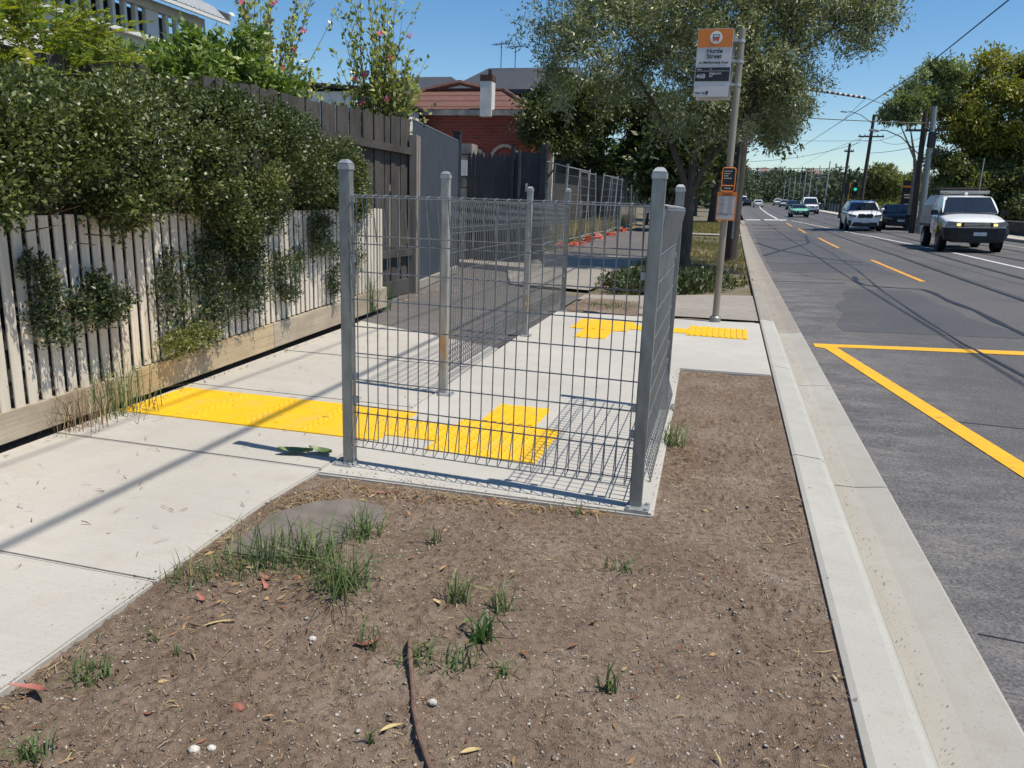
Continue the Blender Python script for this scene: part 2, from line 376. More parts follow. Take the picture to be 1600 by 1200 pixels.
def npmesh(name, V, F, mat, tint=None, parent=None, smooth=False):
    """fast mesh: V (n,3), F (m,k) all faces with k corners"""
    me = bpy.data.meshes.new(name); V = np.asarray(V, np.float32); F = np.asarray(F, np.int32); m, k = F.shape
    off = LOC.get(parent.name, Vector((0, 0, 0))) if parent else Vector((0, 0, 0))
    V = V - np.array(off, np.float32)
    me.vertices.add(len(V)); me.vertices.foreach_set('co', V.ravel())
    me.loops.add(m * k); me.loops.foreach_set('vertex_index', F.ravel())
    me.polygons.add(m); me.polygons.foreach_set('loop_start', np.arange(0, m * k, k, dtype=np.int32))
    if smooth: me.polygons.foreach_set('use_smooth', np.ones(m, bool))
    me.update(calc_edges=True)
    if tint is not None:
        a = me.attributes.new('tint', 'FLOAT', 'POINT'); a.data.foreach_set('value', np.asarray(tint, np.float32))
    me.materials.append(MT[mat]); return link(name, me, parent, off)
def unit(v): return v / np.maximum(1e-9, np.linalg.norm(v, axis=1, keepdims=True))
def leaf_arrays(C, D, L, W, tint, fold=.25):
    n = len(C); L = np.broadcast_to(L, n)[:, None]; W = np.broadcast_to(W, n)[:, None]
    r = unit(rng.normal(size=(n, 3)) * .55 + np.array([.28, -.05, .62])); s = unit(np.cross(D, r)); nn = np.cross(s, D)
    V = np.stack([C, C + D * L * .45 + s * W * .5 + nn * W * fold * .5, C + D * L, C + D * L * .45 - s * W * .5 + nn * W * fold * .5], 1).reshape(-1, 3)
    F = np.arange(4 * n).reshape(n, 4); return V, F, np.repeat(tint, 4)
def lumpy(blobs, k=9, ratio=.45, keep=.35):
    out = []
    for b in blobs:
        c = np.array(b[:3], float); r = float(b[3]); out.append((*c, r * keep * 2))
        for _ in range(k):
            d = rng.normal(size=3); d[2] = abs(d[2]) * .9 - .25; d /= np.linalg.norm(d); q = c + d * r * (.72 + .2 * rng.random()); out.append((*q, r * ratio * (.7 + .6 * rng.random())))
    return out
def sprigs(centers, outdir, m, spread, L, W, jitter=.9, tbase=None, tvar=.3, tlen=0.):
    """m leaves round each centre, pointing roughly along outdir"""
    n = len(centers); C = np.repeat(centers, m, 0) + rng.normal(size=(n * m, 3)) * spread
    if tlen:   # leaves strung along a twig
        tw = unit(outdir + .55 * rng.normal(size=outdir.shape)); C = C + np.repeat(tw, m, 0) * (tlen * (rng.random((n * m, 1)) - .35)); outdir = tw
    D = unit(np.repeat(outdir, m, 0) + rng.normal(size=(n * m, 3)) * jitter)
    tb = rng.random(n) if tbase is None else tbase
    t = np.clip(np.repeat(tb, m) * .6 + .2 + rng.normal(size=n * m) * tvar * .6, 0, 1)
    return leaf_arrays(C, D, L * (.7 + .6 * rng.random(n * m)), W * (.7 + .6 * rng.random(n * m)), t)
def blob_points(blobs, n, shell=.45, gap=0., gscale=1.2, seed=0):
    B = np.array(blobs, float); r = B[:, 3:]; r = np.repeat(r, 3, 1) if r.shape[1] == 1 else r
    w = (r[:, 0] * r[:, 1] + r[:, 1] * r[:, 2] + r[:, 0] * r[:, 2]); idx = rng.choice(len(B), n, p=w / w.sum())
    d = unit(rng.normal(size=(n, 3))); rad = rng.random(n) ** shell * (1 + .12 * rng.normal(size=n))
    P = B[idx, :3] + d * r[idx] * rad[:, None]
    if gap:
        g = vnoise(P[:, 0] * gscale + P[:, 1] * .7 * gscale, P[:, 2] * gscale - P[:, 1] * .4 * gscale, seed + 3)
        k = g > gap; P = P[k]; d = d[k]
    return P, d
def blades(P, h, w, lean=.5, tint=None, seg=True):
    n = len(P); h = (h * (.5 + .8 * rng.random(n)))[:, None]; a = rng.random(n) * 2 * PI
    dr = np.stack([np.cos(a), np.sin(a), np.zeros(n)], 1); sd = np.stack([-np.sin(a + .6), np.cos(a + .6), np.zeros(n)], 1)
    ln = (lean * rng.random(n))[:, None]; up = np.array([0, 0, 1.])
    m1 = P + up * h * .55 + dr * h * ln * .3; tip = P + up * h * (1 - .38 * np.minimum(ln, 1.2)) + dr * h * ln * 1.1
    V = np.stack([P - sd * w / 2, P + sd * w / 2, m1 + sd * w * .4, tip + sd * w * .06, tip - sd * w * .06, m1 - sd * w * .4], 1).reshape(-1, 3)
    i = np.arange(n)[:, None] * 6
    F = np.concatenate([i + np.array([[0, 1, 2, 5]]), i + np.array([[5, 2, 3, 4]])], 0)
    t = rng.random(n) if tint is None else tint
    return V, F, np.repeat(t, 6)
def merge(*parts):
    V = []; F = []; T = []; o = 0
    for v, f, t in parts: V.append(v); F.append(f + o); T.append(t); o += len(v)
    return np.concatenate(V), np.concatenate(F), np.concatenate(T)
def text(name, s, loc, size, mat, parent, align='CENTER', rot=(PI / 2, 0, 0), ext=.001):
    cu = bpy.data.curves.new(name, 'FONT'); cu.body = s; cu.size = size; cu.align_x = align; cu.extrude = ext; cu.space_line = .85; cu.offset = size * .018
    cu.materials.append(MT[mat]); t_ = bpy.data.objects.new(name, cu); me = bpy.data.meshes.new_from_object(t_); bpy.data.objects.remove(t_); o = bpy.data.objects.new(name, me); COL.objects.link(o)
    off = LOC.get(parent.name, Vector((0, 0, 0))); o.parent = parent; o.location = Vector(loc) - off; o.rotation_euler = rot; return o
def grid(xs, ys, zf):
    X, Y = np.meshgrid(xs, ys); Z = zf(X, Y); V = np.stack([X.ravel(), Y.ravel(), Z.ravel()], 1)
    nx, ny = len(xs), len(ys); i = (np.arange(ny - 1)[:, None] * nx + np.arange(nx - 1)[None]).ravel()
    return V, np.stack([i, i + 1, i + nx + 1, i + nx], 1)
def strip(pts, w, zf, lift=.004, step=2.0):
    """a painted strip of width w along pts on the surface zf"""
    P = []
    for (x0, y0), (x1, y1) in zip(pts[:-1], pts[1:]):
        k = max(1, int(math.hypot(x1 - x0, y1 - y0) / step))
        P += [(x0 + (x1 - x0) * i / k, y0 + (y1 - y0) * i / k) for i in range(k)]
    P.append(pts[-1]); V = []; ww = w if callable(w) else (lambda i: w)
    for i, (x, y) in enumerate(P):
        a = P[max(i - 1, 0)]; b = P[min(i + 1, len(P) - 1)]; dx, dy = b[0] - a[0], b[1] - a[1]; l = math.hypot(dx, dy); nx, ny = dy / l, -dx / l
        for sgn in (-1, 1):
            px, py = x + sgn * nx * ww(i) / 2, y + sgn * ny * ww(i) / 2; V.append((px, py, float(zf(px, py)) + lift))
    F = [(2 * i, 2 * i + 1, 2 * i + 3, 2 * i + 2) for i in range(len(P) - 1)]
    return V, F
def surf(name, V, F, mat, kind='structure'):
    m = MB(); m.add(V, F); return struct(m.build(name, mat), kind)
def poly_sheet(name, pts, zf, mat, lift=.004, kind='structure'):
    return surf(name, [(x, y, float(zf(x, y)) + lift) for x, y in pts], [tuple(range(len(pts)))], mat, kind)
# ================================================================ camera, sun, sky
cam = bpy.data.cameras.new('camera'); co = bpy.data.objects.new('camera', cam); COL.objects.link(co)
cam.sensor_width = 36; cam.lens = 27.045; cam.clip_end = 3000; cam.clip_start = .05
R3 = Matrix(((0.962007, -0.092995, 0.2567), (0.270922, 0.208644, -0.939718), (0.03383, 0.97356, 0.225911)))
co.matrix_world = Matrix.Translation((0, 0, 1.2)) @ R3.to_4x4(); SC.camera = co
to_sun = Vector((.432, -.0514, .9005)).normalized()
sl = bpy.data.lights.new('sun', 'SUN'); sl.energy = 4.7; sl.angle = math.radians(.53); sl.color = (1, .92, .79)
so = bpy.data.objects.new('sun', sl); COL.objects.link(so); so.rotation_euler = (-to_sun).to_track_quat('-Z', 'Y').to_euler()
W = bpy.data.worlds.new('World'); SC.world = W; W.use_nodes = True
wn = W.node_tree; wn.nodes.clear()
sky = wn.nodes.new('ShaderNodeTexSky'); sky.sky_type = 'NISHITA'; sky.sun_disc = False
sky.sun_elevation = math.asin(to_sun.z); sky.sun_rotation = math.atan2(to_sun.x, to_sun.y)
sky.air_density = 1.0; sky.dust_density = .3; sky.ozone_density = 1.9; sky.altitude = 60
bg = wn.nodes.new('ShaderNodeBackground'); bg.inputs['Strength'].default_value = .115
wo = wn.nodes.new('ShaderNodeOutputWorld'); hs = wn.nodes.new('ShaderNodeHueSaturation'); hs.inputs['Saturation'].default_value = 1.3; wn.links.new(sky.outputs[0], hs.inputs['Color']); wn.links.new(hs.outputs[0], bg.inputs[0]); wn.links.new(bg.outputs[0], wo.inputs[0])
vs = SC.view_settings; vs.view_transform = 'Standard'; vs.look = 'None'; vs.exposure = .20; vs.gamma = 1

# ================================================================ ground, road, kerb
xs = np.array([-420, -200, -90, -45, -25, -14, -9, -6, -4, -2.4, -1.9, .395, .403, 4, 9.87, 12.6, 13.2, 16, 22, 40, 90, 200, 420.])
ys = np.concatenate([np.arange(-60, -4, 8.), np.arange(-4, 60, 2.), np.arange(60, 200, 8.), np.arange(200, 760, 40.)])
def zground(X, Y):
    z = rise(np.minimum(Y, 330)) - .055
    z = np.where((X > .40) & (X < 12.7), zroad(X, np.minimum(Y, 330)) - .35, z)
    z = np.where((X > -1.9) & (X < .399) & (Y < 6.3) & (Y > -4), -.30, z)
    return np.where(X >= 12.7, zroad(13, np.minimum(Y, 330)) + .12, z)
V, F = grid(xs, ys, zground); struct(npmesh('ground', V, F, 'ground'))
xs = np.array([.862, .9, 1.2, 1.6, 2, 2.5, 3, 3.5, 4, 5, 6, 7, 8, 9, 9.87, 11, 12.5, 13.0])
ys = np.concatenate([np.arange(-20, 90, 1.), np.arange(90, 330, 5.)])
V, F = grid(xs, ys, zroad); struct(npmesh('road', V, F, 'road'))
RZ = lambda x, y: zroad(x, y)
# resurfaced darker asphalt, thin feathered overlays and sealed cracks
surf('road_patch', *strip([(2.28, 18.6), (2.28, 25), (2.35, 33), (2.4, 46)], lambda i: 2.6, RZ, .0025, 1.0), 'road_patch')
surf('road_patch', *strip([(2.3, 9.6), (2.35, 12), (2.6, 15)], lambda i: 1.9 - .09 * i + .12 * math.sin(i * 1.7), RZ, .0025, .5), 'road_patch')
poly_sheet('road_patch', [(1.55, 17.9), (1.5, 18.25), (1.8, 18.7), (2.5, 18.6), (3.2, 18.85), (3.18, 18.2), (2.83, 17.3), (2.41, 16.85), (1.9, 17.0)], RZ, 'drive', .0045)
crack = [(3.45, 52), (3.34, 44.6), (3.2, 33), (3.15, 26.9), (2.9, 19.5), (2.62, 14.5), (2.5, 11.1), (2.46, 9), (2.5, 7.3), (2.42, 5.6), (2.5, 3)]
surf('crack_seal', *strip(crack, lambda i: .035 + .014 * math.sin(i * 1.3), RZ, .0055, .7), 'seal')
surf('crack_seal', *strip([(2.6, 17.9), (2.47, 16.6), (2.5, 15.9), (2.68, 15.6), (3.05, 15.4), (3.38, 15.3), (3.42, 14.6), (3.36, 13.4), (3.41, 12.2), (3.34, 11), (3.31, 9.9), (3.36, 8.2), (3.3, 6)], lambda i: .085 + .03 * math.sin(i * 2.1), RZ, .0065, .5), 'seal')
surf('crack_seal', *strip([(.88, 16.05), (1.3, 16.2), (1.7, 16.05), (2.2, 16.1)], .05, RZ, .0055, .3), 'seal')
surf('crack_seal', *strip([(.9, 21.9), (1.6, 21.4), (2.5, 22.0), (3.5, 21.6)], .05, RZ, .0055, .3), 'seal')
surf('crack_seal', *strip([(.9, 37.2), (1.8, 36.4), (3.1, 35.6)], .14, RZ, .0065, .5), 'seal')
surf('crack_seal', *strip([(1.0, 24.8), (1.8, 28.5), (3.0, 33.4), (3.5, 41)], .12, RZ, .0075, .7), 'seal')
surf('crack_seal', *strip([(1.0, 33), (1.6, 28), (2.6, 24), (3.4, 22.6)], .12, RZ, .0085, .7), 'seal')
surf('crack_seal', *strip([(1.5, 5.55), (2.2, 5.42), (3.0, 5.5), (4.2, 5.3)], .014, RZ, .002, .3), 'seal')
surf('crack_seal', *strip([(.9, 2.62), (1.3, 2.56), (1.9, 2.5)], .008, RZ, .002, .2), 'seal')
for pts in ([(4.15, -6), (4.3, 5), (4.51, 13.8), (4.89, 26), (4.97, 57), (5.1, 110), (6.4, 190)], [(5.6, -6), (5.75, 8), (5.9, 18.3), (6.22, 28.2), (6.5, 58), (6.6, 110), (7.9, 190)],
            [(7.4, -6), (7.6, 12), (7.85, 24.5), (7.6, 36), (8.0, 58), (8.2, 110), (9.4, 190)], [(8.85, -6), (9.05, 12), (9.3, 24.5), (9.25, 36), (9.5, 58), (9.7, 110), (10.8, 190)]):
    surf('tram_rail', *strip(pts, .085, RZ, .0035, 1.0), 'rail')
    surf('tram_rail', *strip([(x + .11, y) for x, y in pts], .05, RZ, .0035, 1.0), 'road_patch')
# painted lines
poly_sheet('road_marking', [(.93, 8.36), (1.02, 8.28), (1.57, 4.5), (2.0, 1.6), (2.13, 1.6), (1.70, 4.5), (1.14, 8.38), (1.9, 8.42), (2.85, 8.44), (3.9, 8.47), (3.9, 8.70), (2.9, 8.68), (1.9, 8.63), (.93, 8.56)], RZ, 'yellow_line', .0045)
for a, b in ((16.97, 23.72), (30.1, 38.3), (43.9, 50.3), (54.7, 61.5), (5.0, 9.9), (66, 69)):
    surf('road_marking', *strip([(3.74, a), (3.84, b)], .11, RZ, .006, 1.0), 'orange_line')
surf('road_marking', *strip([(6.7, -5), (6.85, 12), (6.9, 21.4), (7.0, 27.7), (6.84, 33.2), (6.43, 41), (5.8, 50), (5.3, 57.7), (4.65, 69)], .13, RZ, .006, 1.0), 'white_line')
surf('road_marking', *strip([(3.75, 73), (3.85, 98), (4.4, 140), (5.4, 187), (6.6, 230)], .2, RZ, .008, 2.5), 'white_line')
surf('road_marking', *strip([(10.4, -5), (10.45, 12), (10.5, 25), (10.2, 37), (9.6, 46)], .1, RZ, .006, 1.0), 'white_line')
surf('road_marking', *strip([(1.0, 69.2), (2.2, 69.2)], 2.6, RZ, .02, 1), 'white_line')
surf('road_marking', *strip([(2.5, 69.6), (4.3, 69.6)], 3.2, RZ, .02, 1), 'white_line')
surf('road_marking', *strip([(1.3, 57), (2.8, 57)], 2.4, RZ, .02, 1), 'drive')
surf('road_marking', *strip([(1.2, 50), (2.6, 50)], 1.6, RZ, .02, 1), 'drive')
# kerb and channel, cast in lengths with open joints
def kerb_run(y0, y1, L, kmat, gmat, jog=0.0):
    mk, mg = MB(), MB(); y = y0
    while y < y1 - .01:
        e = min(y + L, y1); g = .005 if e < y1 else 0
        for mb, prof in ((mk, [(.402, -.3), (.402, -.002), (.42, .004), (.535, -.006), (.560, -.022), (.572, -.05), (.6195, -.134), (.62, -.3)]),
                         (mg, [(.6205, -.3), (.6205, -.1345), (.72, -.133), (.855, -.113), (.866, -.12), (.866, -.3)])):
            rings = []
            k = max(1, int((e - y) / 2.5))
            for i in range(k + 1):
                yy = y + g + (e - g - y - g) * i / k
                rings.append([(x, yy, z + zs(yy)) for x, z in prof])
            mb.loft(rings)
        y = e
    struct(mk.build('kerb', kmat)); struct(mg.build('gutter', gmat))
kerb_run(-8.0, 9.25, 2.4, 'kerb', 'gutter')
kerb_run(9.262, 68, 3.6, 'old_conc', 'old_conc')
# far side kerb, path and low barrier behind it
kr = [(12.2, -10), (12.1, 20), (11.8, 36), (11.2, 51), (10.6, 62), (10.6, 92), (11.6, 150), (13, 250)]
def along(pts, off): return [(x + off, y) for x, y in pts]
def wallstrip(pts, prof, step=4):
    P = []
    for (x0, y0), (x1, y1) in zip(pts[:-1], pts[1:]):
        k = max(1, int(abs(y1 - y0) / step)); P += [(x0 + (x1 - x0) * i / k, y0 + (y1 - y0) * i / k) for i in range(k)]
    P.append(pts[-1]); m = MB(); m.loft([[(x + u, y, zr(12, y) + z) for u, z in prof] for x, y in P]); return m
struct(wallstrip(kr, [(0, -.3), (0, .12), (.14, .13), (.14, -.3)]).build('kerb', 'old_conc'))
struct(wallstrip(kr, [(.15, -.3), (.15, .125), (2.0, .14), (2.0, -.3)]).build('pavement', 'conc'))

# ================================================================ footpath and boarding pad
def slab(mb, poly, z1=0.0, z0=-.12): mb.prism(poly, z0, z1)
fp = MB(); G = .004
fe = lambda y: fence_x(y) + .06                      # edge beside the picket fence plinth
def re(y):                                           # verge side edge
    return float(np.interp(y, [-6, 1.0, 2.0, 2.5, 3.0, 4.5, 6.4, 9.0], [-1.6, -1.60, -1.672, -1.715, -1.705, -1.76, -1.84, -1.93]))
cuts = [-6, -4.1, -2.2, -.3, 1.86, 2.985, 4.15, 5.4, 6.45]
for i, (a, b) in enumerate(zip(cuts[:-1], cuts[1:])):
    ysq = np.linspace(a + G, b - G, 6)
    far = [(re(y), y) for y in ysq]
    if i == len(cuts) - 2: far[-1] = (re(6.2), 6.25)
    nl = [(fe(y), y) for y in ysq[::-1]]
    if i == len(cuts) - 2: nl[0] = (fe(7.1), 7.1)
    slab(fp, far + nl, 0.0015 * (i % 2))
struct(fp.build('footpath', 'conc', bevel=.006))
pad = MB()
slab(pad, [(-1.697, 2.93), (-1.2, 2.945), (-.2, 2.962), (-.245, 4.6), (-.292, 6.045), (.394, 6.085), (.392, 9.04), (-.8, 8.93), (-1.905, 8.84), (-1.845, 6.4), (-1.755, 4.5)], .003, -.13)
struct(pad.build('boarding_pad', 'conc_pad', bevel=.008))
# driveway asphalt, old concrete crossover, path beyond
dv = [(-3.78, 7.18), (-3.2, 6.93), (-2.44, 6.42), (-1.86, 6.28), (-1.92, 8.9), (-1.95, 10.6), (-3.3, 11.6), (-3.95, 13.9), (-5.4, 14.6), (-4.75, 12.5), (-4.2, 9.7), (-4.0, 8.6)]
poly_sheet('driveway', dv, lambda x, y: -.012, 'drive', .004)
poly_sheet('driveway', [(-1.0, 9.2), (.395, 9.3), (.395, 12.2), (-.3, 11.9), (-1.2, 11.25), (-1.94, 10.9), (-1.94, 10.3), (-1.1, 10.45)], lambda x, y: -.012, 'old_conc', .006)
pts = [(-3.3, 11.62), (-1.96, 10.64), (-1.96, 11.1), (-1.85, 13.5), (-2.0, 19.5), (-2.0, 24), (-2.1, 34), (-2.6, 52), (-4.9, 52), (-4.75, 40), (-4.7, 30), (-4.55, 24), (-4.5, 20), (-4.4, 15.0), (-3.95, 13.92)]
yy = [(y, [p for p in pts]) for y in (0,)]
lp = [(-1.96, 11.3), (-1.85, 13.5), (-2.0, 19.5), (-2.0, 24), (-2.05, 30), (-2.2, 38), (-2.7, 54)]
rp = [(-3.25, 11.6), (-4.2, 14.6), (-4.55, 19.5), (-4.6, 24), (-4.7, 30), (-4.75, 38), (-5.0, 54)]
V = []; 
for (a, b), (c, d) in zip(lp, rp): V += [(a, b, zs(b) - .006), (c, d, zs(d) - .006)]
Fq = [(2 * i, 2 * i + 1, 2 * i + 3, 2 * i + 2) for i in range(len(lp) - 1)]
surf('footpath', V[:6], Fq[:2], 'old_conc'); surf('footpath', V[4:], [tuple(i for i in f) for f in Fq[:4]], 'drive')
surf('crossing_path', *strip([(-2.1, 36.6), (.38, 36.8)], 1.7, lambda x, y: rise(y), -.002, .5), 'old_conc')
# ---------------------------------------------------------------- bare soil of the new verge
sx_ = np.arange(-1.80, .4045, .0086); sy_ = np.concatenate([np.arange(.85, 3.2, .0086), np.arange(3.2, 6.2, .018)])
def zsoil(X, Y):
    b = (fbm(X, Y, 1.6, 3, 1) - .5) * .05
    c = (fbm(X, Y, 11, 4, 5) - .5) * .020
    d = np.maximum(0, fbm(X, Y, 38, 3, 9) - .50) * .07 + np.maximum(0, fbm(X, Y, 75, 2, 19) - .55) * .05
    d = d * (.10 + .75 * np.clip(fbm(X, Y, 2.6, 3, 33) * 2.6 - .75, 0, 1))
    z = -.016 + b + c + d
    under = ((X < np.interp(Y, [0, 1, 2, 2.5, 3], [-1.6, -1.6, -1.672, -1.71, -1.71]) + .03) & (Y < 3.0)) | ((Y > 2.90) & (X < -.18)) | (Y > 6.02)
    kk = np.clip((X - .30) / .085, 0, 1); edge = z * (1 - kk) - .0045 * kk
    return np.where(under, np.minimum(edge, -.012), np.clip(edge, -.06, .026))
V, F = grid(sx_, sy_, zsoil); struct(npmesh('soil', V, F, 'soil', smooth=True))
V, F = grid(np.arange(-1.75, .41, .12), np.arange(-8, .9, .12), lambda X, Y: -.02 + (fbm(X, Y, 2, 3, 1) - .5) * .03); struct(npmesh('soil', V, F, 'soil', smooth=True))
V, F = grid(np.arange(-1.9, .40, .05), np.arange(8.8, 10.6, .05), lambda X, Y: -.03 + (fbm(X, Y, 3, 4, 2) - .5) * .05 + .02 * (np.abs(X + 1.35) < .5) - .02 * (X > -.9) * (Y > 9.45)); struct(npmesh('soil', V, F, 'soil', smooth=True))
def soil_z(x, y): return float(zsoil(np.array([x]), np.array([y]))[0])
def soil_pts(n, y0=.9, y1=6.0):
    P = np.stack([rng.uniform(-1.7, .395, n * 2), y0 + (y1 - y0) * rng.random(n * 2) ** 1.3], 1)
    X, Y = P[:, 0], P[:, 1]
    ok = ~(((X < np.interp(Y, [0, 1, 2, 2.5, 3], [-1.58, -1.58, -1.65, -1.69, -1.7])) & (Y < 3)) | ((Y > 2.92) & (X < -.17)) | (Y > 6.0))
    P = P[ok][:n]; return np.column_stack([P, zsoil(P[:, 0], P[:, 1])])
# pebbles
def pebble_mesh(P, r):
    n = len(P); base = unit(np.array([(1, 0, .1), (.3, .9, 0), (-.8, .6, .1), (-.7, -.7, 0), (.35, -.9, .1), (.1, 0, .8), (0, .1, -.8)]))
    V = (base[None] * (1 + .3 * rng.normal(size=(n, 7, 1)))) * r[:, None, None] * (np.array([1, 1, .6]) * (.7 + .6 * rng.random((n, 1, 3)))) + P[:, None]
    Fb = np.array([[0, 1, 5], [1, 2, 5], [2, 3, 5], [3, 4, 5], [4, 0, 5], [1, 0, 6], [2, 1, 6], [3, 2, 6], [4, 3, 6], [0, 4, 6]])
    F = (np.arange(n)[:, None, None] * 7 + Fb[None]).reshape(-1, 3); return V.reshape(-1, 3), F, np.repeat(rng.random(n), 7)
P = soil_pts(15000); r = .0016 + .0042 * rng.random(len(P)) ** 4 + .0012 * rng.random(len(P))
V, F, T = pebble_mesh(P, r); struct(npmesh('gravel', V, F, 'pebble', T), 'stuff')
P = soil_pts(26000); P = P[fbm(P[:, 0], P[:, 1], 3.2, 3, 44) > .40]; V, F, T = pebble_mesh(P, .0012 + .0030 * rng.random(len(P)) ** 3); struct(npmesh('soil_clods', V, F, 'crumb', T), 'stuff')
# dry straw, twigs and small leaf litter, thicker along the slab edges
P1 = soil_pts(5200)
def edge_litter(n, x0, y0, x1, y1, w):
    t = rng.random(n); P = np.stack([x0 + (x1 - x0) * t, y0 + (y1 - y0) * t], 1) + rng.normal(size=(n, 2)) * w
    return np.column_stack([P, np.maximum(zsoil(P[:, 0], P[:, 1]), -.02)])
P2 = np.concatenate([edge_litter(420, -1.62, 2.5, -1.5, 2.86, .05), edge_litter(420, -1.5, 2.86, -1.0, 2.86, .035), edge_litter(420, -1.05, 2.88, -.35, 2.92, .03), edge_litter(160, -1.64, 1.9, -1.66, 2.4, .03),
                     edge_litter(220, -.1, 3.3, -.16, 4.0, .04), edge_litter(90, .33, 2.9, .35, 3.4, .05), edge_litter(60, .35, 1.9, .36, 2.4, .04), edge_litter(120, .30, 2.4, .36, 5.8, .05), edge_litter(120, -1.55, 1.1, -1.62, 1.5, .03), edge_litter(260, -.3, 5.9, .38, 6.02, .03)])
def slivers(P, L, W, lift=.004):
    n = len(P); a = rng.random(n) * 2 * PI; D = unit(np.stack([np.cos(a), np.sin(a), .25 * rng.normal(size=n)], 1))
    C = P + np.array([0, 0, lift]) - D * np.asarray(L)[:, None] * .5; s = np.stack([-np.sin(a), np.cos(a), .3 * rng.normal(size=n)], 1)
    b = (rng.normal(size=n) * .09)[:, None] * np.asarray(L)[:, None]; mid = C + D * np.asarray(L)[:, None] * .5 + s * b + np.array([0, 0, .003])
    w = np.asarray(W)[:, None]; tip = C + D * np.asarray(L)[:, None]
    V = np.stack([C - s * w * .4, C + s * w * .4, mid + s * w * .5, tip, tip - s * w * .1, mid - s * w * .5], 1).reshape(-1, 3)
    i = np.arange(n)[:, None] * 6; F = np.concatenate([i + np.array([[0, 1, 2, 5]]), i + np.array([[5, 2, 3, 4]])]); return V, F, np.repeat(rng.random(n), 6)
n1, n2 = len(P1), len(P2)
V, F, T = merge(slivers(P1, .008 + .03 * rng.random(n1) ** 2, .001 + .0016 * rng.random(n1)), slivers(P2, .015 + .06 * rng.random(n2) ** 2, .001 + .0035 * rng.random(n2) ** 2, .006))
struct(npmesh('dry_straw', V, F, 'straw', T), 'stuff')
P3 = np.concatenate([soil_pts(230), edge_litter(60, -1.62, 2.5, -1.2, 2.86, .06), edge_litter(40, -1.0, 2.88, -.4, 2.92, .03), edge_litter(40, -1.5, 1.9, -1.2, 1.9, .08)])
D3 = unit(np.column_stack([rng.normal(size=(len(P3), 2)), .15 * rng.normal(size=len(P3))]))
V, F, T = leaf_arrays(P3 + [0, 0, .006], D3, .015 + .035 * rng.random(len(P3)), .005 + .007 * rng.random(len(P3)), rng.random(len(P3)), .6)
struct(npmesh('leaf_litter', V, F, 'litter', T), 'stuff')
# crumbs of soil spilled over the slab and kerb edges
n = 420; y = rng.uniform(1.0, 2.9, n); y = y[vnoise(y * 5, y * 0, 71) > .55]; n = len(y); P4 = np.column_stack([np.interp(y, [1, 2, 2.5, 3], [-1.6, -1.672, -1.715, -1.705]) - rng.exponential(.022, n), y, np.full(n, .002)])
n = 350; P5 = np.column_stack([rng.uniform(-1.65, -.2, n), 2.95 + np.abs(rng.normal(size=n)) * .03, np.full(n, .006)]); n = 600; P6 = np.column_stack([.405 + np.abs(rng.normal(size=n)) * .035, rng.uniform(1.2, 6, n), np.full(n, .004)]); n = 500; y = rng.uniform(3, 6, n); P7 = np.column_stack([np.interp(y, [3, 4.6, 6], [-.2, -.245, -.292]) - np.abs(rng.normal(size=n)) * .03, y, np.full(n, .006)])
P = np.concatenate([P4, P5, P6, P7]); V, F, T = pebble_mesh(P, .0010 + .0026 * rng.random(len(P)) ** 3); struct(npmesh('soil_crumbs', V, F, 'crumb', T), 'stuff')
n = 700; y = rng.uniform(1.2, 9, n); P = np.column_stack([.63 + np.abs(rng.normal(size=n)) * .04, y, np.full(n, -.129) + rise(y)]); V, F, T = pebble_mesh(P, .0010 + .0022 * rng.random(n) ** 3); struct(npmesh('gutter_grit', V, F, 'crumb', T), 'stuff')
# twigs and gum leaves scattered on the path
n = 150; P = np.column_stack([rng.uniform(-3.1, -1.75, n), rng.uniform(1.0, 6.3, n), np.full(n, .004)])
V, F, T = merge(slivers(P, .02 + .05 * rng.random(n), .0016 + .003 * rng.random(n), .003), slivers(np.column_stack([fence_x(P[:, 1]) + .1 + .05 * rng.random(n), P[:, 1], P[:, 2]]), .01 + .04 * rng.random(n), .003 + .004 * rng.random(n), .003))
struct(npmesh('path_litter', V, F, 'litter', T * .2), 'stuff')
V, F, T = slivers(np.column_stack([-4.0 + rng.uniform(0, .35, 260) - .0 * P[0, 0], rng.uniform(8.0, 12.8, 260), np.full(260, 0)]) + np.array([0, 0, 0]) - np.array([1, 0, 0]) * 0, .02 + .05 * rng.random(260), .006 + .008 * rng.random(260), .01)
struct(npmesh('leaf_litter', V, F, 'litter', T), 'stuff')
# ================================================================ tactile paving
def studs(mb, x0, x1, y0, y1, z, p=.05, r=.0125, h=.005):
    nx = max(1, round((x1 - x0) / p)); ny = max(1, round((y1 - y0) / p))
    for i in range(nx):
        for j in range(ny):
            mb.lathe([(r, 0), (r * .62, h), (1e-4, h)], (x0 + (i + .5) * (x1 - x0) / nx, y0 + (j + .5) * (y1 - y0) / ny, z), 'z', 8)
def bars(mb, x0, x1, y0, y1, z, n, w=.028, h=.006, along='y'):
    for i in range(n):
        if along == 'y':
            c = x0 + (i + .5) * (x1 - x0) / n; mb.box((c, (y0 + y1) / 2, z + h / 2), (w, (y1 - y0) - .02, h))
        else:
            c = y0 + (i + .5) * (y1 - y0) / n; mb.box(((x0 + x1) / 2, c, z + h / 2), ((x1 - x0) - .02, w, h))
def plate(mb, x0, x1, y0, y1, z=0, t=.006, sk=0.0): mb.prism([(x0, y0), (x1, y0 + sk), (x1, y1 + sk), (x0, y1)], z - .001, z + t)
o = thing('tactile_mat', 'long yellow mat with rows of small dots running out from the picket fence', 'tactile paving', (-2.45, 3.73, 0))
m = MB()
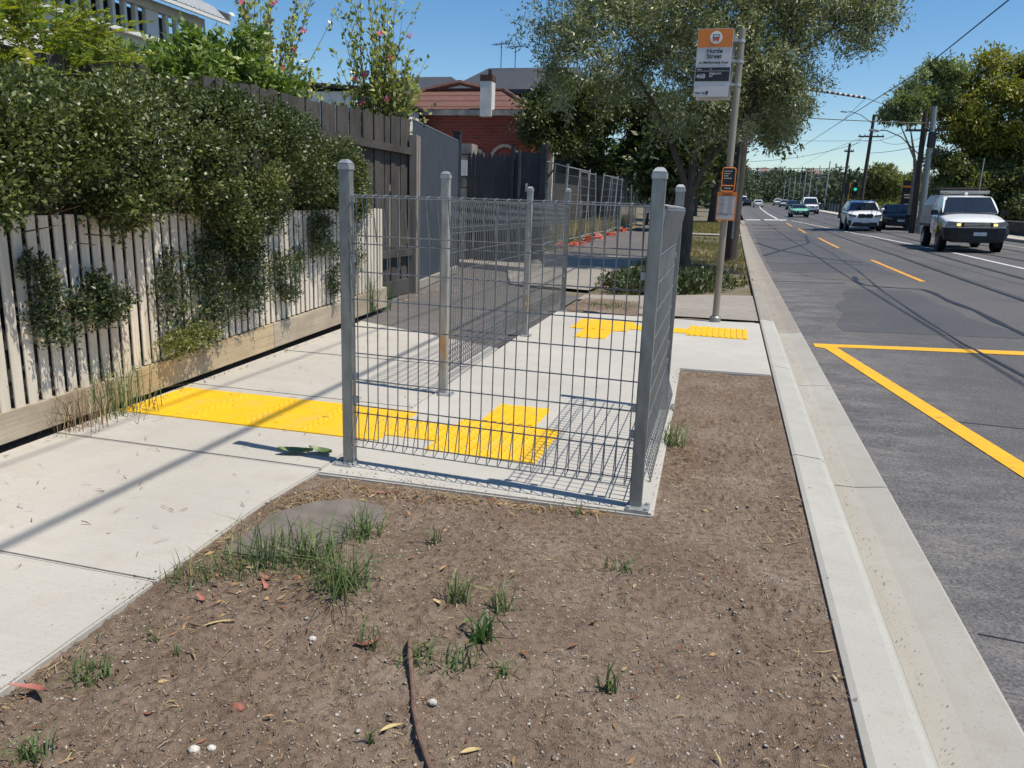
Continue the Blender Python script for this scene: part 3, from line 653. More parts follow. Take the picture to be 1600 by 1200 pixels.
for i in range(4):
    a = -3.225 + i * .395; m.prism([(a + .001, 3.43 + .006 * i), (a + .394, 3.436 + .006 * i), (a + .394 - .02, 4.03 + .006 * i), (a + .001 - .02, 4.024 + .006 * i)], .0, .008)
for i in range(5):
    for j in range(9):
        for k in (-.012, .022)[:2 if i in (1, 2, 3) else 1]:
            m.lathe([(.0135, 0), (.009, .006), (1e-4, .006)], (-3.12 + i * .345 + k - .012 * j / 4, 3.49 + j * .06 + .004 * i, .008), 'z', 8)
m.build('tile', 'tactile', o)
def tact(label, plates, st, br, loc, z=.003):
    o = thing('tactile_mat', label, 'tactile paving', loc); m = MB()
    for p in plates: plate(m, *p, z=z, t=.006)
    if st: [studs(m, *s_, z + .006) for s_ in st]
    if br: [bars(m, *b_[:4], z + .006, b_[4], along=b_[5]) for b_ in br]
    m.build('tile', 'tactile', o)
tact('yellow studded tactile block directly behind the front wire panel', [(-1.69, -1.372, 3.555, 3.86), (-1.37, -.80, 3.40, 3.99), (-1.27, -.955, 3.992, 4.40)], [(-1.37, -.80, 3.40, 3.99), (-1.69, -1.372, 3.555, 3.86)], [(-1.27, -.955, 3.992, 4.40, 6, 'y')], (-1.1, 3.7, 0))
tact('yellow ribbed tactile block at the far end of the pad', [(-1.50, -.92, 7.66, 8.36), (-1.36, -1.06, 7.12, 7.658), (-.918, -.62, 7.85, 8.18)], None, [(-1.50, -.92, 7.66, 8.36, 6, 'y'), (-1.36, -1.06, 7.12, 7.658, 3, 'y')], (-1.2, 7.9, 0))
tact('yellow ribbed tactile strip in front of the bus stop pole', [(-.60, -.345, 7.86, 8.17), (-.343, .245, 7.75, 8.40)], None, [(-.343, .245, 7.75, 8.40, 10, 'y')], (-.1, 8.05, 0))

# ================================================================ galvanised safety fences
ZT = 1.225
def post(parent, x, y, h=1.36, w=.050, mat='galv', plate_d=(.05, -.06)):
    p = MB().box((x, y, h / 2 - .012), (w, w, h - .03)).build('post', mat, parent, bevel=.005)
    m = MB(); m.box((x, y, h - .018), (w + .006, w + .006, .026)); m.box((x, y, h + .004), (w + .006, w + .006, .018), taper=.5); m.build('cap', 'galv_light', p, bevel=.003)
    m = MB(); m.box((x + plate_d[0], y + plate_d[1], .007), (.095, .085, .008))
    for sx, sy in ((-.036, -.031), (.036, .031), (-.036, .031), (.036, -.031)): m.lathe([(.009, 0), (.009, .012), (1e-4, .014)], (x + plate_d[0] + sx, y + plate_d[1] + sy, .009), 'z', 6)
    m.build('base_plate', 'galv_light', p)
    return p
def wire_panel(parent, a, b, side, z0=.10, name='wire_panel', pitch=.05):
    """rolled-top welded mesh between a and b; side = direction of the rolls"""
    a = Vector((a[0], a[1], 0)); b = Vector((b[0], b[1], 0)); L = (b - a).length; u = (b - a) / L; n = Vector((-u.y, u.x, 0)) * side
    m = MB(); k = int(L / pitch); o = (L - k * pitch) / 2; R = .0026
    at = lambda s, t, z: a + u * s + n * t + Vector((0, 0, z))
    prof = [(.0, z0 + .175), (.052, z0 + .012), (.046, z0), (.0, z0 + .02), (0, ZT - .015), (.004, ZT), (.034, ZT - .006), (.040, ZT - .022), (.004, ZT - .2)]
    for i in range(k + 1):
        m.tube([at(o + i * pitch, t, z) for t, z in prof], R, 5, False)
    hz = [(.004, z0 + .02), (.052, z0 + .004), (.003, z0 + .15), (.003, z0 + .185)] + [(.004, z0 + .185 + (ZT - .21 - z0 - .185) * j / 6) for j in range(1, 6)] + [(.004, ZT - .21), (.004, ZT - .175), (.004, ZT - .003), (.038, ZT - .012)]
    for t, z in hz: m.tube([at(.0, t, z), at(L, t, z)], .0029, 6)
    p = m.build(name, 'galv_wire', parent)
    for s in (0.006, L - .006):
        for z in (.42, .95, .31, ZT - .02):
            c = at(s, .0, z); MB().box(c, (.022, .022, .03)).build('bracket', 'galv_light', p)
    return p
o = thing('safety_fence', 'galvanised wire mesh fence at the front and kerb side of the pad', 'fence', (-.95, 3.1, 0))
post(o, -1.618, 3.10, 1.355, plate_d=(-.01, -.022)); post(o, -.280, 3.03, 1.345, plate_d=(.012, -.02)); post(o, -.312, 4.72, 1.34, plate_d=(.02, .03))
wire_panel(o, (-1.592, 3.105), (-.306, 3.035), -1); wire_panel(o, (-.283, 3.066), (-.311, 4.684), -1)
o = thing('safety_fence', 'longer galvanised wire mesh fence of two panels along the inner side of the pad', 'fence', (-1.77, 6.9, 0))
post(o, -1.700, 4.54, 1.375, plate_d=(.03, -.03), mat='rusty'); post(o, -1.80, 6.99, 1.36, mat='rusty', plate_d=(.02, -.03)); post(o, -1.842, 8.90, 1.40, plate_d=(.0, -.03))
wire_panel(o, (-1.703, 4.576), (-1.797, 6.955), 1); wire_panel(o, (-1.801, 7.025), (-1.840, 8.865), 1)

# ================================================================ bus stop
o = thing('bus_stop_sign', 'bus stop pole with orange and white flag, timetable case and small hoop sign', 'bus stop', (-.09, 8.912, 0))
m = MB().tube([(-.091, 8.912, 0), (-.091, 8.912, 3.07)], .036, 16); m.build('pole', 'pole_paint', o, smooth=True)
m = MB(); m.lathe([(.062, 0), (.062, .05), (.05, .065), (.04, .065)], (-.091, 8.912, .003), 'z', 16); m.build('base', 'galv', o, smooth=True)
fl = MB().box((-.352, 8.85, 2.725), (.36, .014, .67)).build('flag', 'grey_sign', o, bevel=.003)
MB().box((-.352, 8.8415, 2.967), (.352, .003, .178)).build('header', 'orange', fl)
m = MB().lathe([(1e-4, 0), (.062, 0), (.062, .002), (1e-4, .002)], (-.345, 8.8385, 2.972), 'y', 28); m.build('emblem', 'white', fl)
m = MB(); m.box((-.345, 8.837, 2.998), (.062, .002, .006)); m.box((-.345, 8.837, 2.972), (.068, .002, .006)); m.box((-.376, 8.837, 2.982), (.005, .002, .04)); m.box((-.314, 8.837, 2.982), (.005, .002, .04)); m.build('bus_outline', 'sign_dark', fl)
m = MB(); m.box((-.345, 8.837, 2.955), (.064, .002, .026)); m.box((-.366, 8.837, 2.937), (.013, .002, .012)); m.box((-.324, 8.837, 2.937), (.013, .002, .012)); m.build('bus_front', 'orange_net', fl)
text('lettering', 'Hurtle\nStreet', (-.35, 8.841, 2.822), .062, 'sign_dark', fl)
text('lettering', 'on Maribyrnong Road', (-.352, 8.841, 2.718), .034, 'sign_dark', fl)
MB().box((-.352, 8.8415, 2.612), (.348, .003, .136)).build('route_band', 'sign_dark', fl)
text('lettering', 'Route', (-.515, 8.838, 2.656), .02, 'grey_sign', fl, 'LEFT'); text('lettering', 'To', (-.385, 8.838, 2.656), .02, 'grey_sign', fl, 'LEFT')
MB().box((-.352, 8.8385, 2.645), (.33, .002, .003)).build('rule', 'grey_sign', fl)
text('lettering', '468', (-.517, 8.838, 2.574), .062, 'grey_sign', fl, 'LEFT'); text('lettering', 'Highpoint\nSC', (-.385, 8.838, 2.612), .031, 'grey_sign', fl, 'LEFT')
text('lettering', 'Next Bus', (-.52, 8.841, 2.418), .032, 'sign_dark', fl, 'LEFT')
m = MB().lathe([(1e-4, 0), (.012, 0), (.012, .002), (1e-4, .002)], (-.395, 8.841, 2.438), 'y', 12); m.box((-.388, 8.84, 2.423), (.009, .002, .04), ry=.3); m.build('symbol', 'sign_dark', fl)
f2 = MB().box((-.330, 8.975, 2.70), (.36, .012, .66)).build('back_plate', 'grey_sign', o, bevel=.003)
for z in (2.93, 2.73, 2.50): MB().lathe([(.037, 0), (.041, 0), (.041, .028), (.037, .028)], (-.091, 8.912, z), 'z', 14).box((-.16, 8.912, z + .014), (.09, .12, .022)).build('bracket', 'galv_light', o)
ho = thing('hoop_notice', 'small orange framed notice with rounded corners above the timetable', 'notice', (-.09, 8.86, 1.43))
def rrect(cx, cz, w, h, r, n=5):
    P = []
    for k, (sx, sz) in enumerate(((1, 1), (-1, 1), (-1, -1), (1, -1))):
        for i in range(n + 1):
            a = PI / 2 * k + PI / 2 * i / n; P.append((cx + sx * (w / 2 - r) + r * math.cos(a), cz + sz * (h / 2 - r) + r * math.sin(a)))
    return P
MB().xprism(rrect(-.088, 1.55, .128, .235, .018), 'y', 8.862, 8.868).build('board', 'sign_dark', ho)
m = MB(); P = rrect(-.088, 1.55, .136, .243, .022); m.tube([(x, 8.858, z) for x, z in P] + [(P[0][0], 8.858, P[0][1])], .0065, 6); m.tube([(-.154, 8.857, 1.487), (-.022, 8.857, 1.487)], .006, 6); m.build('rim', 'orange', ho, smooth=True)
m = MB()
for z, w in ((1.637, .085), (1.612, .062), (1.588, .045), (1.563, .082)): m.box((-.138 + w / 2, 8.861, z), (w, .002, .010))
m.box((-.09, 8.861, 1.459), (.07, .002, .012)); m.build('lettering', 'pale_ink', ho)
tc = thing('timetable_case', 'orange framed timetable case holding white printed sheets under the hoop notice', 'timetable', (-.09, 8.86, 1.12))
MB().box((-.088, 8.868, 1.27), (.205, .022, .305)).build('case', 'orange', tc, bevel=.004)
MB().box((-.088, 8.855, 1.255), (.178, .004, .245)).build('sheet', 'paper', tc)
m = MB()
for z, x0, x1 in ((1.378, -.175, .0), (1.29, -.175, -.10), (1.19, -.175, .0), (1.178, -.175, -.06)): m.box(((x0 + x1) / 2, 8.852, z), (x1 - x0, .002, .004))
for i in range(14): m.box((-.137, 8.852, 1.365 - i * .0125), (.06, .002, .0016))
m.build('lettering', 'sign_dark', tc)
m = MB()
for i in range(16): m.box((-.05 + .01 * math.sin(i * 3.3), 8.852, 1.36 - i * .01), (.05 + .02 * math.sin(i), .002, .002))
m.build('map_print', 'parapet', tc)
text('lettering', 'Timetable', (-.088, 8.856, 1.39), .026, 'sign_dark', tc)

# ================================================================ utility pole by the kerb
o = thing('utility_pole', 'thick dark timber utility pole close behind the bus stop sign', 'utility pole', (.02, 19.65, 0))
MB().tube([(.02, 19.65, -.1), (.02, 19.65, 3), (.02, 19.65, 8.6)], [.155, .145, .12], 16).build('pole', 'pole_wood', o, smooth=True)
MB().box((.02, 19.65, 8.1), (1.9, .1, .1)).build('crossarm', 'pole_wood', o)
m = MB(); m.box((.02, 19.50, 1.9), (.05, .02, 2.6)); m.build('conduit', 'galv', o)
nb = thing('notice_board', 'weathered white folded notice fixed high on the dark timber pole', 'notice', (.1, 19.45, 2.85))
MB().box((.03, 19.44, 3.12), (.19, .02, .60), rz=.25).build('panel', 'render_white', nb); MB().box((.20, 19.44, 3.12), (.19, .02, .60), rz=-.45).build('panel', 'render_white', nb)
m = MB(); m.box((.04, 19.425, 3.30), (.13, .012, .13), rz=.25); m.build('red_patch', 'orange_net', nb)
m = MB()
for i in range(9):
    m.box((-.02 + .035 * (i % 4), 19.422 + .008 * (i % 4), 2.88 + .055 * (i // 2)), (.03, .012, .012), rz=.25, ry=random.uniform(-.8, .8))
    m.box((.15 + .03 * (i % 4), 19.44 - .013 * (i % 4), 2.9 + .06 * (i // 2)), (.03, .012, .012), rz=-.45, ry=random.uniform(-.8, .8))
m.build('scribble', 'dark_trim', nb)

# ================================================================ picket fence and hedge
o = thing('picket_fence', 'low cream picket fence with hedge growing over and through it', 'fence', (-3.3, 4, 0))
m = MB(); y = -1.2; k = 0; random.seed(3)
while y < 7.82:
    hgt = 1.075 + .008 * random.random() + .010 * max(0, y - 3.6); x = fence_x(y) + .004 * random.random(); zb = float(np.interp(y, [2, 3.6, 3.64, 6, 7.6], [.135, .175, .19, .25, .27]))
    rz = .085 + .006 * random.uniform(-1, 1)
    m.box((x + .012, y + .0365, (hgt + zb) / 2), (.010, .061 + .002 * random.uniform(-1, 1), hgt - zb), rz=rz, rx=.006 * random.uniform(-1, 1)); y += .0868
m.build('pickets', 'picket', o, bevel=.002)
def seg(mb, y0, y1, off, th, z0, z1, z0b=None, z1b=None):
    z0b = z0 if z0b is None else z0b; z1b = z1 if z1b is None else z1b
    xa, xb = fence_x(y0) + off, fence_x(y1) + off
    mb.add([(xa, y0, z0), (xa + th, y0, z0), (xa + th, y0, z1), (xa, y0, z1), (xb, y1, z0b), (xb + th, y1, z0b), (xb + th, y1, z1b), (xb, y1, z1b)], [(0, 1, 2, 3), (4, 7, 6, 5), (0, 4, 5, 1), (1, 5, 6, 2), (2, 6, 7, 3), (3, 7, 4, 0)])
m = MB(); seg(m, -1.2, 3.66, -.005, .042, .02, .145, .025, .175); m.build('plinth_board', 'plinth', o, bevel=.004)
m = MB(); seg(m, 3.665, 5.3, .0, .045, .022, .185, .03, .225); m.build('plinth_board', 'plinth_yellow', o, bevel=.004)
m = MB(); seg(m, 5.306, 7.9, -.003, .045, .03, .225, .05, .27); m.build('plinth_board', 'plinth', o, bevel=.004)
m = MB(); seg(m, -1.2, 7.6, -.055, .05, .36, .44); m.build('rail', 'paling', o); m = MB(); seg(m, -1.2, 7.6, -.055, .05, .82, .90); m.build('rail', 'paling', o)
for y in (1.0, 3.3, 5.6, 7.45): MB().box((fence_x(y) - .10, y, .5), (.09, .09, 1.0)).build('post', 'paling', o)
# strip of dark earth between plinth and path
struct(MB().add([(fence_x(-2) - .3, -2, -.02), (fence_x(-2) + .1, -2, -.02), (fence_x(7.7) + .08, 7.7, -.02), (fence_x(7.7) - .3, 7.7, -.02)], [(0, 1, 2, 3)]).build('soil_strip', 'soil'))
hg = thing('hedge', 'dense dark green hedge billowing over the cream picket fence', 'hedge', (-3.6, 4, 0))
HB = []
for _ in range(235):
    y = rng.uniform(.3, 7.35); top = float(np.interp(y, [.2, 2.5, 2.9, 3.35, 3.8, 4.4, 5.3, 6.2, 6.7, 7.0, 7.25], [1.62, 1.62, 1.65, 1.77, 1.85, 1.88, 1.93, 1.85, 1.72, 1.60, 1.5]))
    low = 1.02 + .08 * math.sin(y * 2.3) - .22 * math.exp(-((y - 4.75) / .35) ** 2) - .15 * math.exp(-((y - 3.55) / .2) ** 2)
    th = rng.uniform(-.42 * PI, .80 * PI); r = rng.uniform(.10, .20); sq = lambda v: math.copysign(abs(v) ** .7, v)
    hw = .58 * (1 if y < 6.2 else max(.45, 1 - (y - 6.4) * .5))
    HB.append((fence_x(y) - .22 + (hw - r) * sq(math.cos(th)), y, (top + low) / 2 + ((top - low) / 2 - r * .75) * sq(math.sin(th)), r))
P, d = blob_points(HB, 26000, .38)
gapn = vnoise(P[:, 1] * 3.1 + 7, P[:, 2] * 3.6, 8); k = ((gapn > .22) | (rng.random(len(P)) < .35)) & (~((np.abs(P[:, 1] - 3.08) < .28) & (P[:, 2] < 1.27)) | (rng.random(len(P)) < .25)); P = P[k]; d = unit(d[k] + np.array([.1, 0, .35]))
V, F, T = sprigs(P, d, 9, .020, .029, .0150, .75, np.clip(.35 + .9 * (fbm(P[:, 1], P[:, 2], 2.2, 3, 12) - .5) + .15 * rng.normal(size=len(P)), 0, 1), .3)
npmesh('foliage', V, F, 'hedge', T, hg)
m = MB()
for i in range(420):
    y = random.uniform(.4, 7.0) if i < 260 else random.uniform(2.7, 3.5); x = fence_x(y) - .3; z0 = random.uniform(.9, 1.25); p = Vector((x, y, z0)); q = p + Vector((random.uniform(-.1, .5), random.uniform(-.35, .35), random.uniform(.0, .45)))
    m.tube([p, (p + q) / 2 + Vector((0, random.uniform(-.06, .06), random.uniform(-.05, .05))), q], [.007, .005, .002], 4, False)
m.build('twigs', 'twig', hg)
def shoot(blobs, n, mat='hedge_dark', L=.026, tb=.35):
    B = [(fence_x(y) + .05 + off, y, z, .10, ry * 1.15, rz * 1.15) for y, z, ry, rz, off in blobs]
    P, d = blob_points(B, int(n * 1.7), .5, .30, 9); d = unit(d * .6 + np.array([.35, 0, .55])); P[:, 0] = np.maximum(P[:, 0], fence_x(P[:, 1]) + .005)
    V, F, T = sprigs(P, d, 8, .018, L, L * .45, .75, np.clip(tb + .25 * rng.normal(size=len(P)), 0, 1), .3); npmesh('shoot', V, F, mat, T, hg)
    for y, z, ry, rz, off in blobs[:6]:
        MB().tube([(fence_x(y) - .1, y, z - rz * .4), (fence_x(y) + .05, y + .02, z), (fence_x(y) + .12, y + .05, z + rz * .7)], [.006, .005, .002], 4, False).build('stem', 'twig', hg)
shoot([(2.98, .60, .07, .13, 0), (3.03, .72, .05, .1, .02), (3.08, .50, .08, .07, 0), (2.95, .84, .05, .05, .02), (3.2, .62, .04, .1, .03)], 240)
shoot([(3.33, .60, .09, .11, .04), (3.36, .72, .04, .07, .02), (3.52, .62, .08, .05, .04), (3.42, .58, .08, .07, .03)], 260)
shoot([(4.0, .62, .14, .18, .0), (4.05, .80, .08, .09, 0), (4.35, .70, .22, .22, 0), (4.6, .84, .26, .14, .0), (4.75, .62, .26, .22, .03), (4.95, .56, .2, .18, .02), (4.45, .45, .22, .13, .02), (4.8, .95, .25, .08, 0), (5.05, .78, .1, .12, 0)], 1150)
shoot([(3.98, .30, .13, .09, .05), (4.12, .40, .09, .13, .05), (4.28, .30, .10, .08, .05)], 230, 'hedge', .024, .85)
shoot([(5.45, .62, .14, .16, 0), (5.5, .45, .1, .08, .02), (5.75, .70, .12, .12, 0)], 260)
shoot([(6.05, .88, .30, .13, 0), (6.2, .72, .28, .17, .02), (6.35, .56, .2, .13, 0), (6.45, .4, .1, .1, 0), (6.15, 1.0, .2, .08, 0)], 520)
shoot([(6.95, .86, .1, .2, 0), (7.0, .6, .06, .14, 0)], 80)
# weeds along the plinth
def weed(loc, label, n, h, w, sp, mat='grass', cat='weed', name='weed', lean=.9, group=None, tb=None):
    P = np.array(loc) + np.column_stack([rng.normal(size=(n, 2)) * sp, np.zeros(n)])
    V, F, T = blades(P, h, w, lean, tb(n) if tb else rng.random(n)); o = npmesh(name, V, F, mat, T); return tag(o, label, cat, group)
weed((fence_x(3.45) + .09, 3.42, .0), 'scruffy green and straw weed against the plinth nearest the yellow mat', 130, .34, .006, .10)
weed((fence_x(3.1) + .09, 3.1, .0), 'dry straw coloured weed sprawling over the near plinth board', 110, .26, .004, .10, 'straw')
weed((fence_x(7.9) - .15, 7.95, .0), 'bright green weed tuft in the gap past the picket fence end', 160, .30, .009, .10, 'bush')
weed((fence_x(7.45) + .05, 7.42, .05), 'thin leafy weed climbing the last picket', 40, .5, .006, .03, 'bush')
# ================================================================ tall grey fences on the left
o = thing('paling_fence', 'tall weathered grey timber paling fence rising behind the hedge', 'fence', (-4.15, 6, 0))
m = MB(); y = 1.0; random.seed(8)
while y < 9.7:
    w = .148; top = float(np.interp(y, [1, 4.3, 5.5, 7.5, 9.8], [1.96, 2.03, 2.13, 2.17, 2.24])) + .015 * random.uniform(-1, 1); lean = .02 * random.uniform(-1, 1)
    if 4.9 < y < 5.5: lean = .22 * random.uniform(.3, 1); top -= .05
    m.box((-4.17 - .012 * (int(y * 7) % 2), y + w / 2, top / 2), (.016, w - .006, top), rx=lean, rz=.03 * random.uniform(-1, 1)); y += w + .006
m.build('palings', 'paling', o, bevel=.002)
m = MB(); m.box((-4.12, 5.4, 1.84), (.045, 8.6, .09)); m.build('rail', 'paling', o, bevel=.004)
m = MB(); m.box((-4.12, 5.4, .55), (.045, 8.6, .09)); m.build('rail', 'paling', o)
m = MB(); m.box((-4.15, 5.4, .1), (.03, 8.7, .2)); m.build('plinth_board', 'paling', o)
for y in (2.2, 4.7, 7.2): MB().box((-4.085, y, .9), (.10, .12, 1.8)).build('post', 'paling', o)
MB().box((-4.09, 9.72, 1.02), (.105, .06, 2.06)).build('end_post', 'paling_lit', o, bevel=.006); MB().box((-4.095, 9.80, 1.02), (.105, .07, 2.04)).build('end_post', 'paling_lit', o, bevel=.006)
o = thing('steel_fence', 'slate blue ribbed steel sheet fence between the timber post and the dark gatepost', 'fence', (-4.4, 11.4, 0))
m = MB(); P = []; n = 44
A, B = Vector((-4.17, 9.86)), Vector((-4.70, 13.1)); u = (B - A) / (B - A).length; nn = Vector((u.y, -u.x)); L = (B - A).length
s = 0; pts = []
while s < L:
    for ds, t in ((0, 0), (.055, 0), (.066, .016), (.084, .016)): pts.append(A + u * (s + ds) + nn * t)
    s += .095
m.loft([[(p.x, p.y, z) for p in pts] for z in (.13, 2.25)], False, False); m.build('sheet', 'steel_blue', o, recalc=False)
m = MB()
q = [A - nn * .01, B - nn * .01]
for z in (2.255,):
    m.tube([(A.x, A.y, z), (B.x, B.y, z)], .014, 6)
m.build('capping', 'galv', o)
m = MB(); m.prism([(A.x + .05, A.y, ), (B.x + .05, B.y), (B.x - .08, B.y), (A.x - .08, A.y)], 0, .12); m.build('footing', 'old_conc', o, bevel=.006)
o = thing('gatepost', 'square dark steel post at the far end of the slate blue fence', 'post', (-4.76, 13.25, 0))
MB().box((-4.76, 13.25, 1.2), (.12, .12, 2.4)).build('post', 'charcoal', o, bevel=.006); MB().box((-4.76, 13.25, 2.41), (.14, .14, .03)).build('cap', 'dark_trim', o)
o = thing('brick_pier', 'short pale stone block pier behind the square dark post', 'pier', (-5.35, 15.2, 0))
m = MB()
for i in range(11): m.box((-5.32, 15.35, .12 + i * .215), (.36 - .02 * (i % 2), .36, .205))
m.build('blocks', 'parapet', o, bevel=.01); MB().box((-5.32, 15.16, 1.9), (.18, .02, .3)).build('number_plate', 'white', o)
o = thing('dark_picket_gate', 'charcoal paling gate with spiked tops in front of the brick house', 'gate', (-4.7, 15, 0))
m = MB(); x = -5.17; i = 0
while x < -4.28:
    m.xprism([(x, .12), (x + .078, .12), (x + .078, 2.09 + .012 * math.sin(i)), (x + .039, 2.22 + .012 * math.sin(i)), (x, 2.09 + .012 * math.sin(i))], 'y', 15.0, 15.02); x += .086; i += 1
m.build('palings', 'charcoal', o)
[MB().box((-4.72, 15.05, z), (.95, .04, .09)).build('rail', 'charcoal', o) for z in (.5, 1.7)]
o = thing('solid_gate', 'charcoal solid gate with grey latch posts to the right of the spiked gate', 'gate', (-3.95, 15, 0))
m = MB(); x = -4.2
while x < -3.66: m.box((x + .06, 15.03, 1.17), (.116, .025, 2.08)); x += .12
m.build('boards', 'charcoal', o)
MB().box((-4.235, 15.0, 1.16), (.07, .08, 2.34)).build('post', 'charcoal', o, bevel=.005); MB().box((-3.62, 15.0, 1.18), (.12, .1, 2.36)).build('post', 'charcoal', o, bevel=.005)
MB().box((-4.09, 14.985, 1.15), (.045, .05, 2.2)).build('post', 'steel_blue', o, bevel=.004)
m = MB(); m.box((-3.93, 14.97, 1.55), (.05, .05, .16)); m.tube([(-3.93, 14.93, 1.5), (-3.93, 14.93, 1.62)], .012, 8); m.build('latch', 'galv_light', o)
MB().prism([(-5.4, 14.45), (-3.6, 13.75), (-3.5, 14.9), (-5.4, 14.95)], -.02, .10).build('gate_sill', 'old_conc', None, bevel=.01)
struct(bpy.data.objects['gate_sill'])

# ================================================================ brick house with tiled roof
o = thing('brick_house', 'single storey red brick house with grey parapet, white chimney and terracotta roof', 'house', (-9, 26, 0))
m = MB(); m.box((-8.85, 23.5, 1.84), (6.3, 3, 3.72)); m.build('wall', 'brick', o)
m = MB(); m.box((-8.85, 21.98, 3.74), (6.44, .16, .16)); m.box((-5.66, 23.6, 3.74), (.16, 3.0, .16)); m.build('parapet', 'parapet', o, bevel=.01)
ch = MB().box((-7.02, 22.0, 4.1), (.34, .34, .95)).build('chimney', 'render_white', o, bevel=.008); MB().box((-7.02, 22.0, 4.66), (.36, .36, .16)).build('brick_cap', 'chimney_brick', ch); m = MB(); m.lathe([(.06, 0), (.05, .16), (1e-4, .16)], (-6.96, 22.0, 4.74), 'z', 10); m.build('chimney_pot', 'dark_trim', ch, smooth=True)
m = MB(); zt, ze = 4.78, 3.86; x0, x1, y0, y1 = -11.9, -5.75, 22.1, 28
m.add([(x0, y0, ze), (x1, y0, ze), (x1, y1, ze), (x0, y1, ze), (-10.2, 25.2, zt), (-7.5, 25.2, zt)], [(0, 1, 5, 4), (1, 2, 5), (2, 3, 4, 5), (3, 0, 4)])
m.add([(-9.6, 22.1, ze), (-7.6, 22.1, ze), (-8.65, 24.3, 4.92), (-8.65, 26, 4.92)], [(0, 1, 2), (1, 3, 2), (0, 2, 3)]) if False else None
m.build('roof', 'tiles', o)
m = MB(); m.tube([(-10.2, 25.2, zt + .03), (-7.5, 25.2, zt + .03)], .07, 6); m.tube([(-7.5, 25.2, zt + .03), (x1, y0, ze + .03)], .07, 6); m.tube([(-10.2, 25.2, zt + .03), (x0, y0, ze + .03)], .07, 6); m.tube([(-10.2, 25.2, zt + .03), (-9.0, 25.2, 5.05), (-7.9, 25.2, zt + .03)], .09, 6); m.build('ridge', 'tiles', o)
m = MB()
for cx, r in ((-7.35, .33), (-6.45, .45)):
    n = 14; out = [(cx + r * math.cos(PI * i / n), 2.45 + r * math.sin(PI * i / n)) for i in range(n + 1)]; inn = [(cx + (r - .09) * math.cos(PI * i / n), 2.45 + (r - .09) * math.sin(PI * i / n)) for i in range(n, -1, -1)]
    MB().xprism(out + inn, 'y', 21.94, 21.995).build('window_arch', 'parapet', o)
for cx, w in ((-7.35, .24), (-6.45, .36)): MB().box((cx, 21.985, 2.0), (w * 2, .02, 1.1)).build('window', 'win_glass', o)
MB().box((-5.69, 23.6, 1.6), (.03, 1.4, 1.5)).build('window', 'win_glass', o)
m = MB(); m.box((-5.3, 22.9, 1.6), (.12, .12, 3.2)); m.box((-5.35, 24.0, 3.3), (.7, 2.6, .14)); m.build('porch', 'render_white', o)
# two storey house and the second grey roof behind it
o = thing('two_storey_house', 'tall modern house with grey hipped steel roof behind the brick house', 'house', (-9, 46, 0))
MB().box((-11.3, 46, 3.35), (6.0, 10, 7.0)).build('wall', 'dark_trim', o)
m = MB(); ze, zt = 6.95, 8.0
m.add([(-15.1, 40, ze), (-8.0, 40, ze), (-8.0, 52, ze), (-15.1, 52, ze), (-13.7, 43.0, zt + .5), (-8.6, 43.0, zt + .5)], [(0, 1, 5, 4), (1, 2, 5), (2, 3, 4, 5), (3, 0, 4), (0, 3, 2, 1)]); m.build('roof', 'grey_roof', o)
MB().box((-11.55, 40.0, 6.86), (7.1, .1, .22)).build('fascia', 'dark_trim', o)
w = MB().box((-10.4, 40.94, 6.35), (2.6, .1, .55)).build('window', 'win_glass', o); m = MB(); m.box((-11.75, 40.9, 6.35), (.1, .1, .8)); m.box((-9.05, 40.9, 6.35), (.1, .1, .8)); m.box((-10.4, 40.9, 6.0), (2.8, .1, .1)); m.box((-10.4, 40.9, 6.7), (2.8, .1, .1)); m.build('frame', 'charcoal', w)
MB().box((-10.4, 40.96, 5.4), (4.2, .08, 1.0)).build('cladding', 'parapet', o)
for ax, az, s in ((-13.0, 8.3, 1.4), (-12.2, 8.3, 1.25)):
    m = MB(); m.tube([(ax, 43, az), (ax, 43, az + s)], .022, 6); m.tube([(ax - .55, 43.3, az + s + .08), (ax + .55, 42.7, az + s - .02)], .018, 5)
    for t in np.linspace(-.5, .5, 7): m.tube([(ax + t - .12, 43 - .5 * t - .25, az + s + .03), (ax + t + .12, 43 - .5 * t + .25, az + s + .03)], .010, 4)
    m.build('antenna', 'dark_trim', o)
o = thing('grey_roof_house', 'house showing only a grey hipped roof left of the two storey house', 'house', (-18, 45, 0))
MB().box((-18.5, 46, 3.4), (7.6, 8, 6.8)).build('wall', 'render_white', o)
m = MB(); m.add([(-22.8, 41.5, 6.7), (-14.4, 41.5, 6.7), (-14.4, 50.5, 6.7), (-22.8, 50.5, 6.7), (-20.5, 45, 8.4), (-16.6, 45, 8.4)], [(0, 1, 5, 4), (1, 2, 5), (2, 3, 4, 5), (3, 0, 4), (0, 3, 2, 1)]); m.build('roof', 'grey_roof', o)
o = thing('white_shed', 'plain white walled building with dark roof edge glimpsed past the flowering shrub', 'building', (-11, 18.5, 0))
MB().box((-11.0, 19.5, 1.85), (4.2, 4, 3.7)).build('wall', 'white', o)
m = MB(); m.add([(-13.2, 17.3, 4.05), (-8.8, 17.3, 3.72), (-8.8, 21.7, 3.72), (-13.2, 21.7, 4.05), (-13.2, 17.3, 4.12), (-8.8, 17.3, 3.80), (-8.8, 21.7, 3.80), (-13.2, 21.7, 4.12)], [(0, 3, 2, 1), (4, 5, 6, 7), (0, 1, 5, 4), (1, 2, 6, 5), (2, 3, 7, 6), (3, 0, 4, 7)]); m.build('roof', 'dark_trim', o)

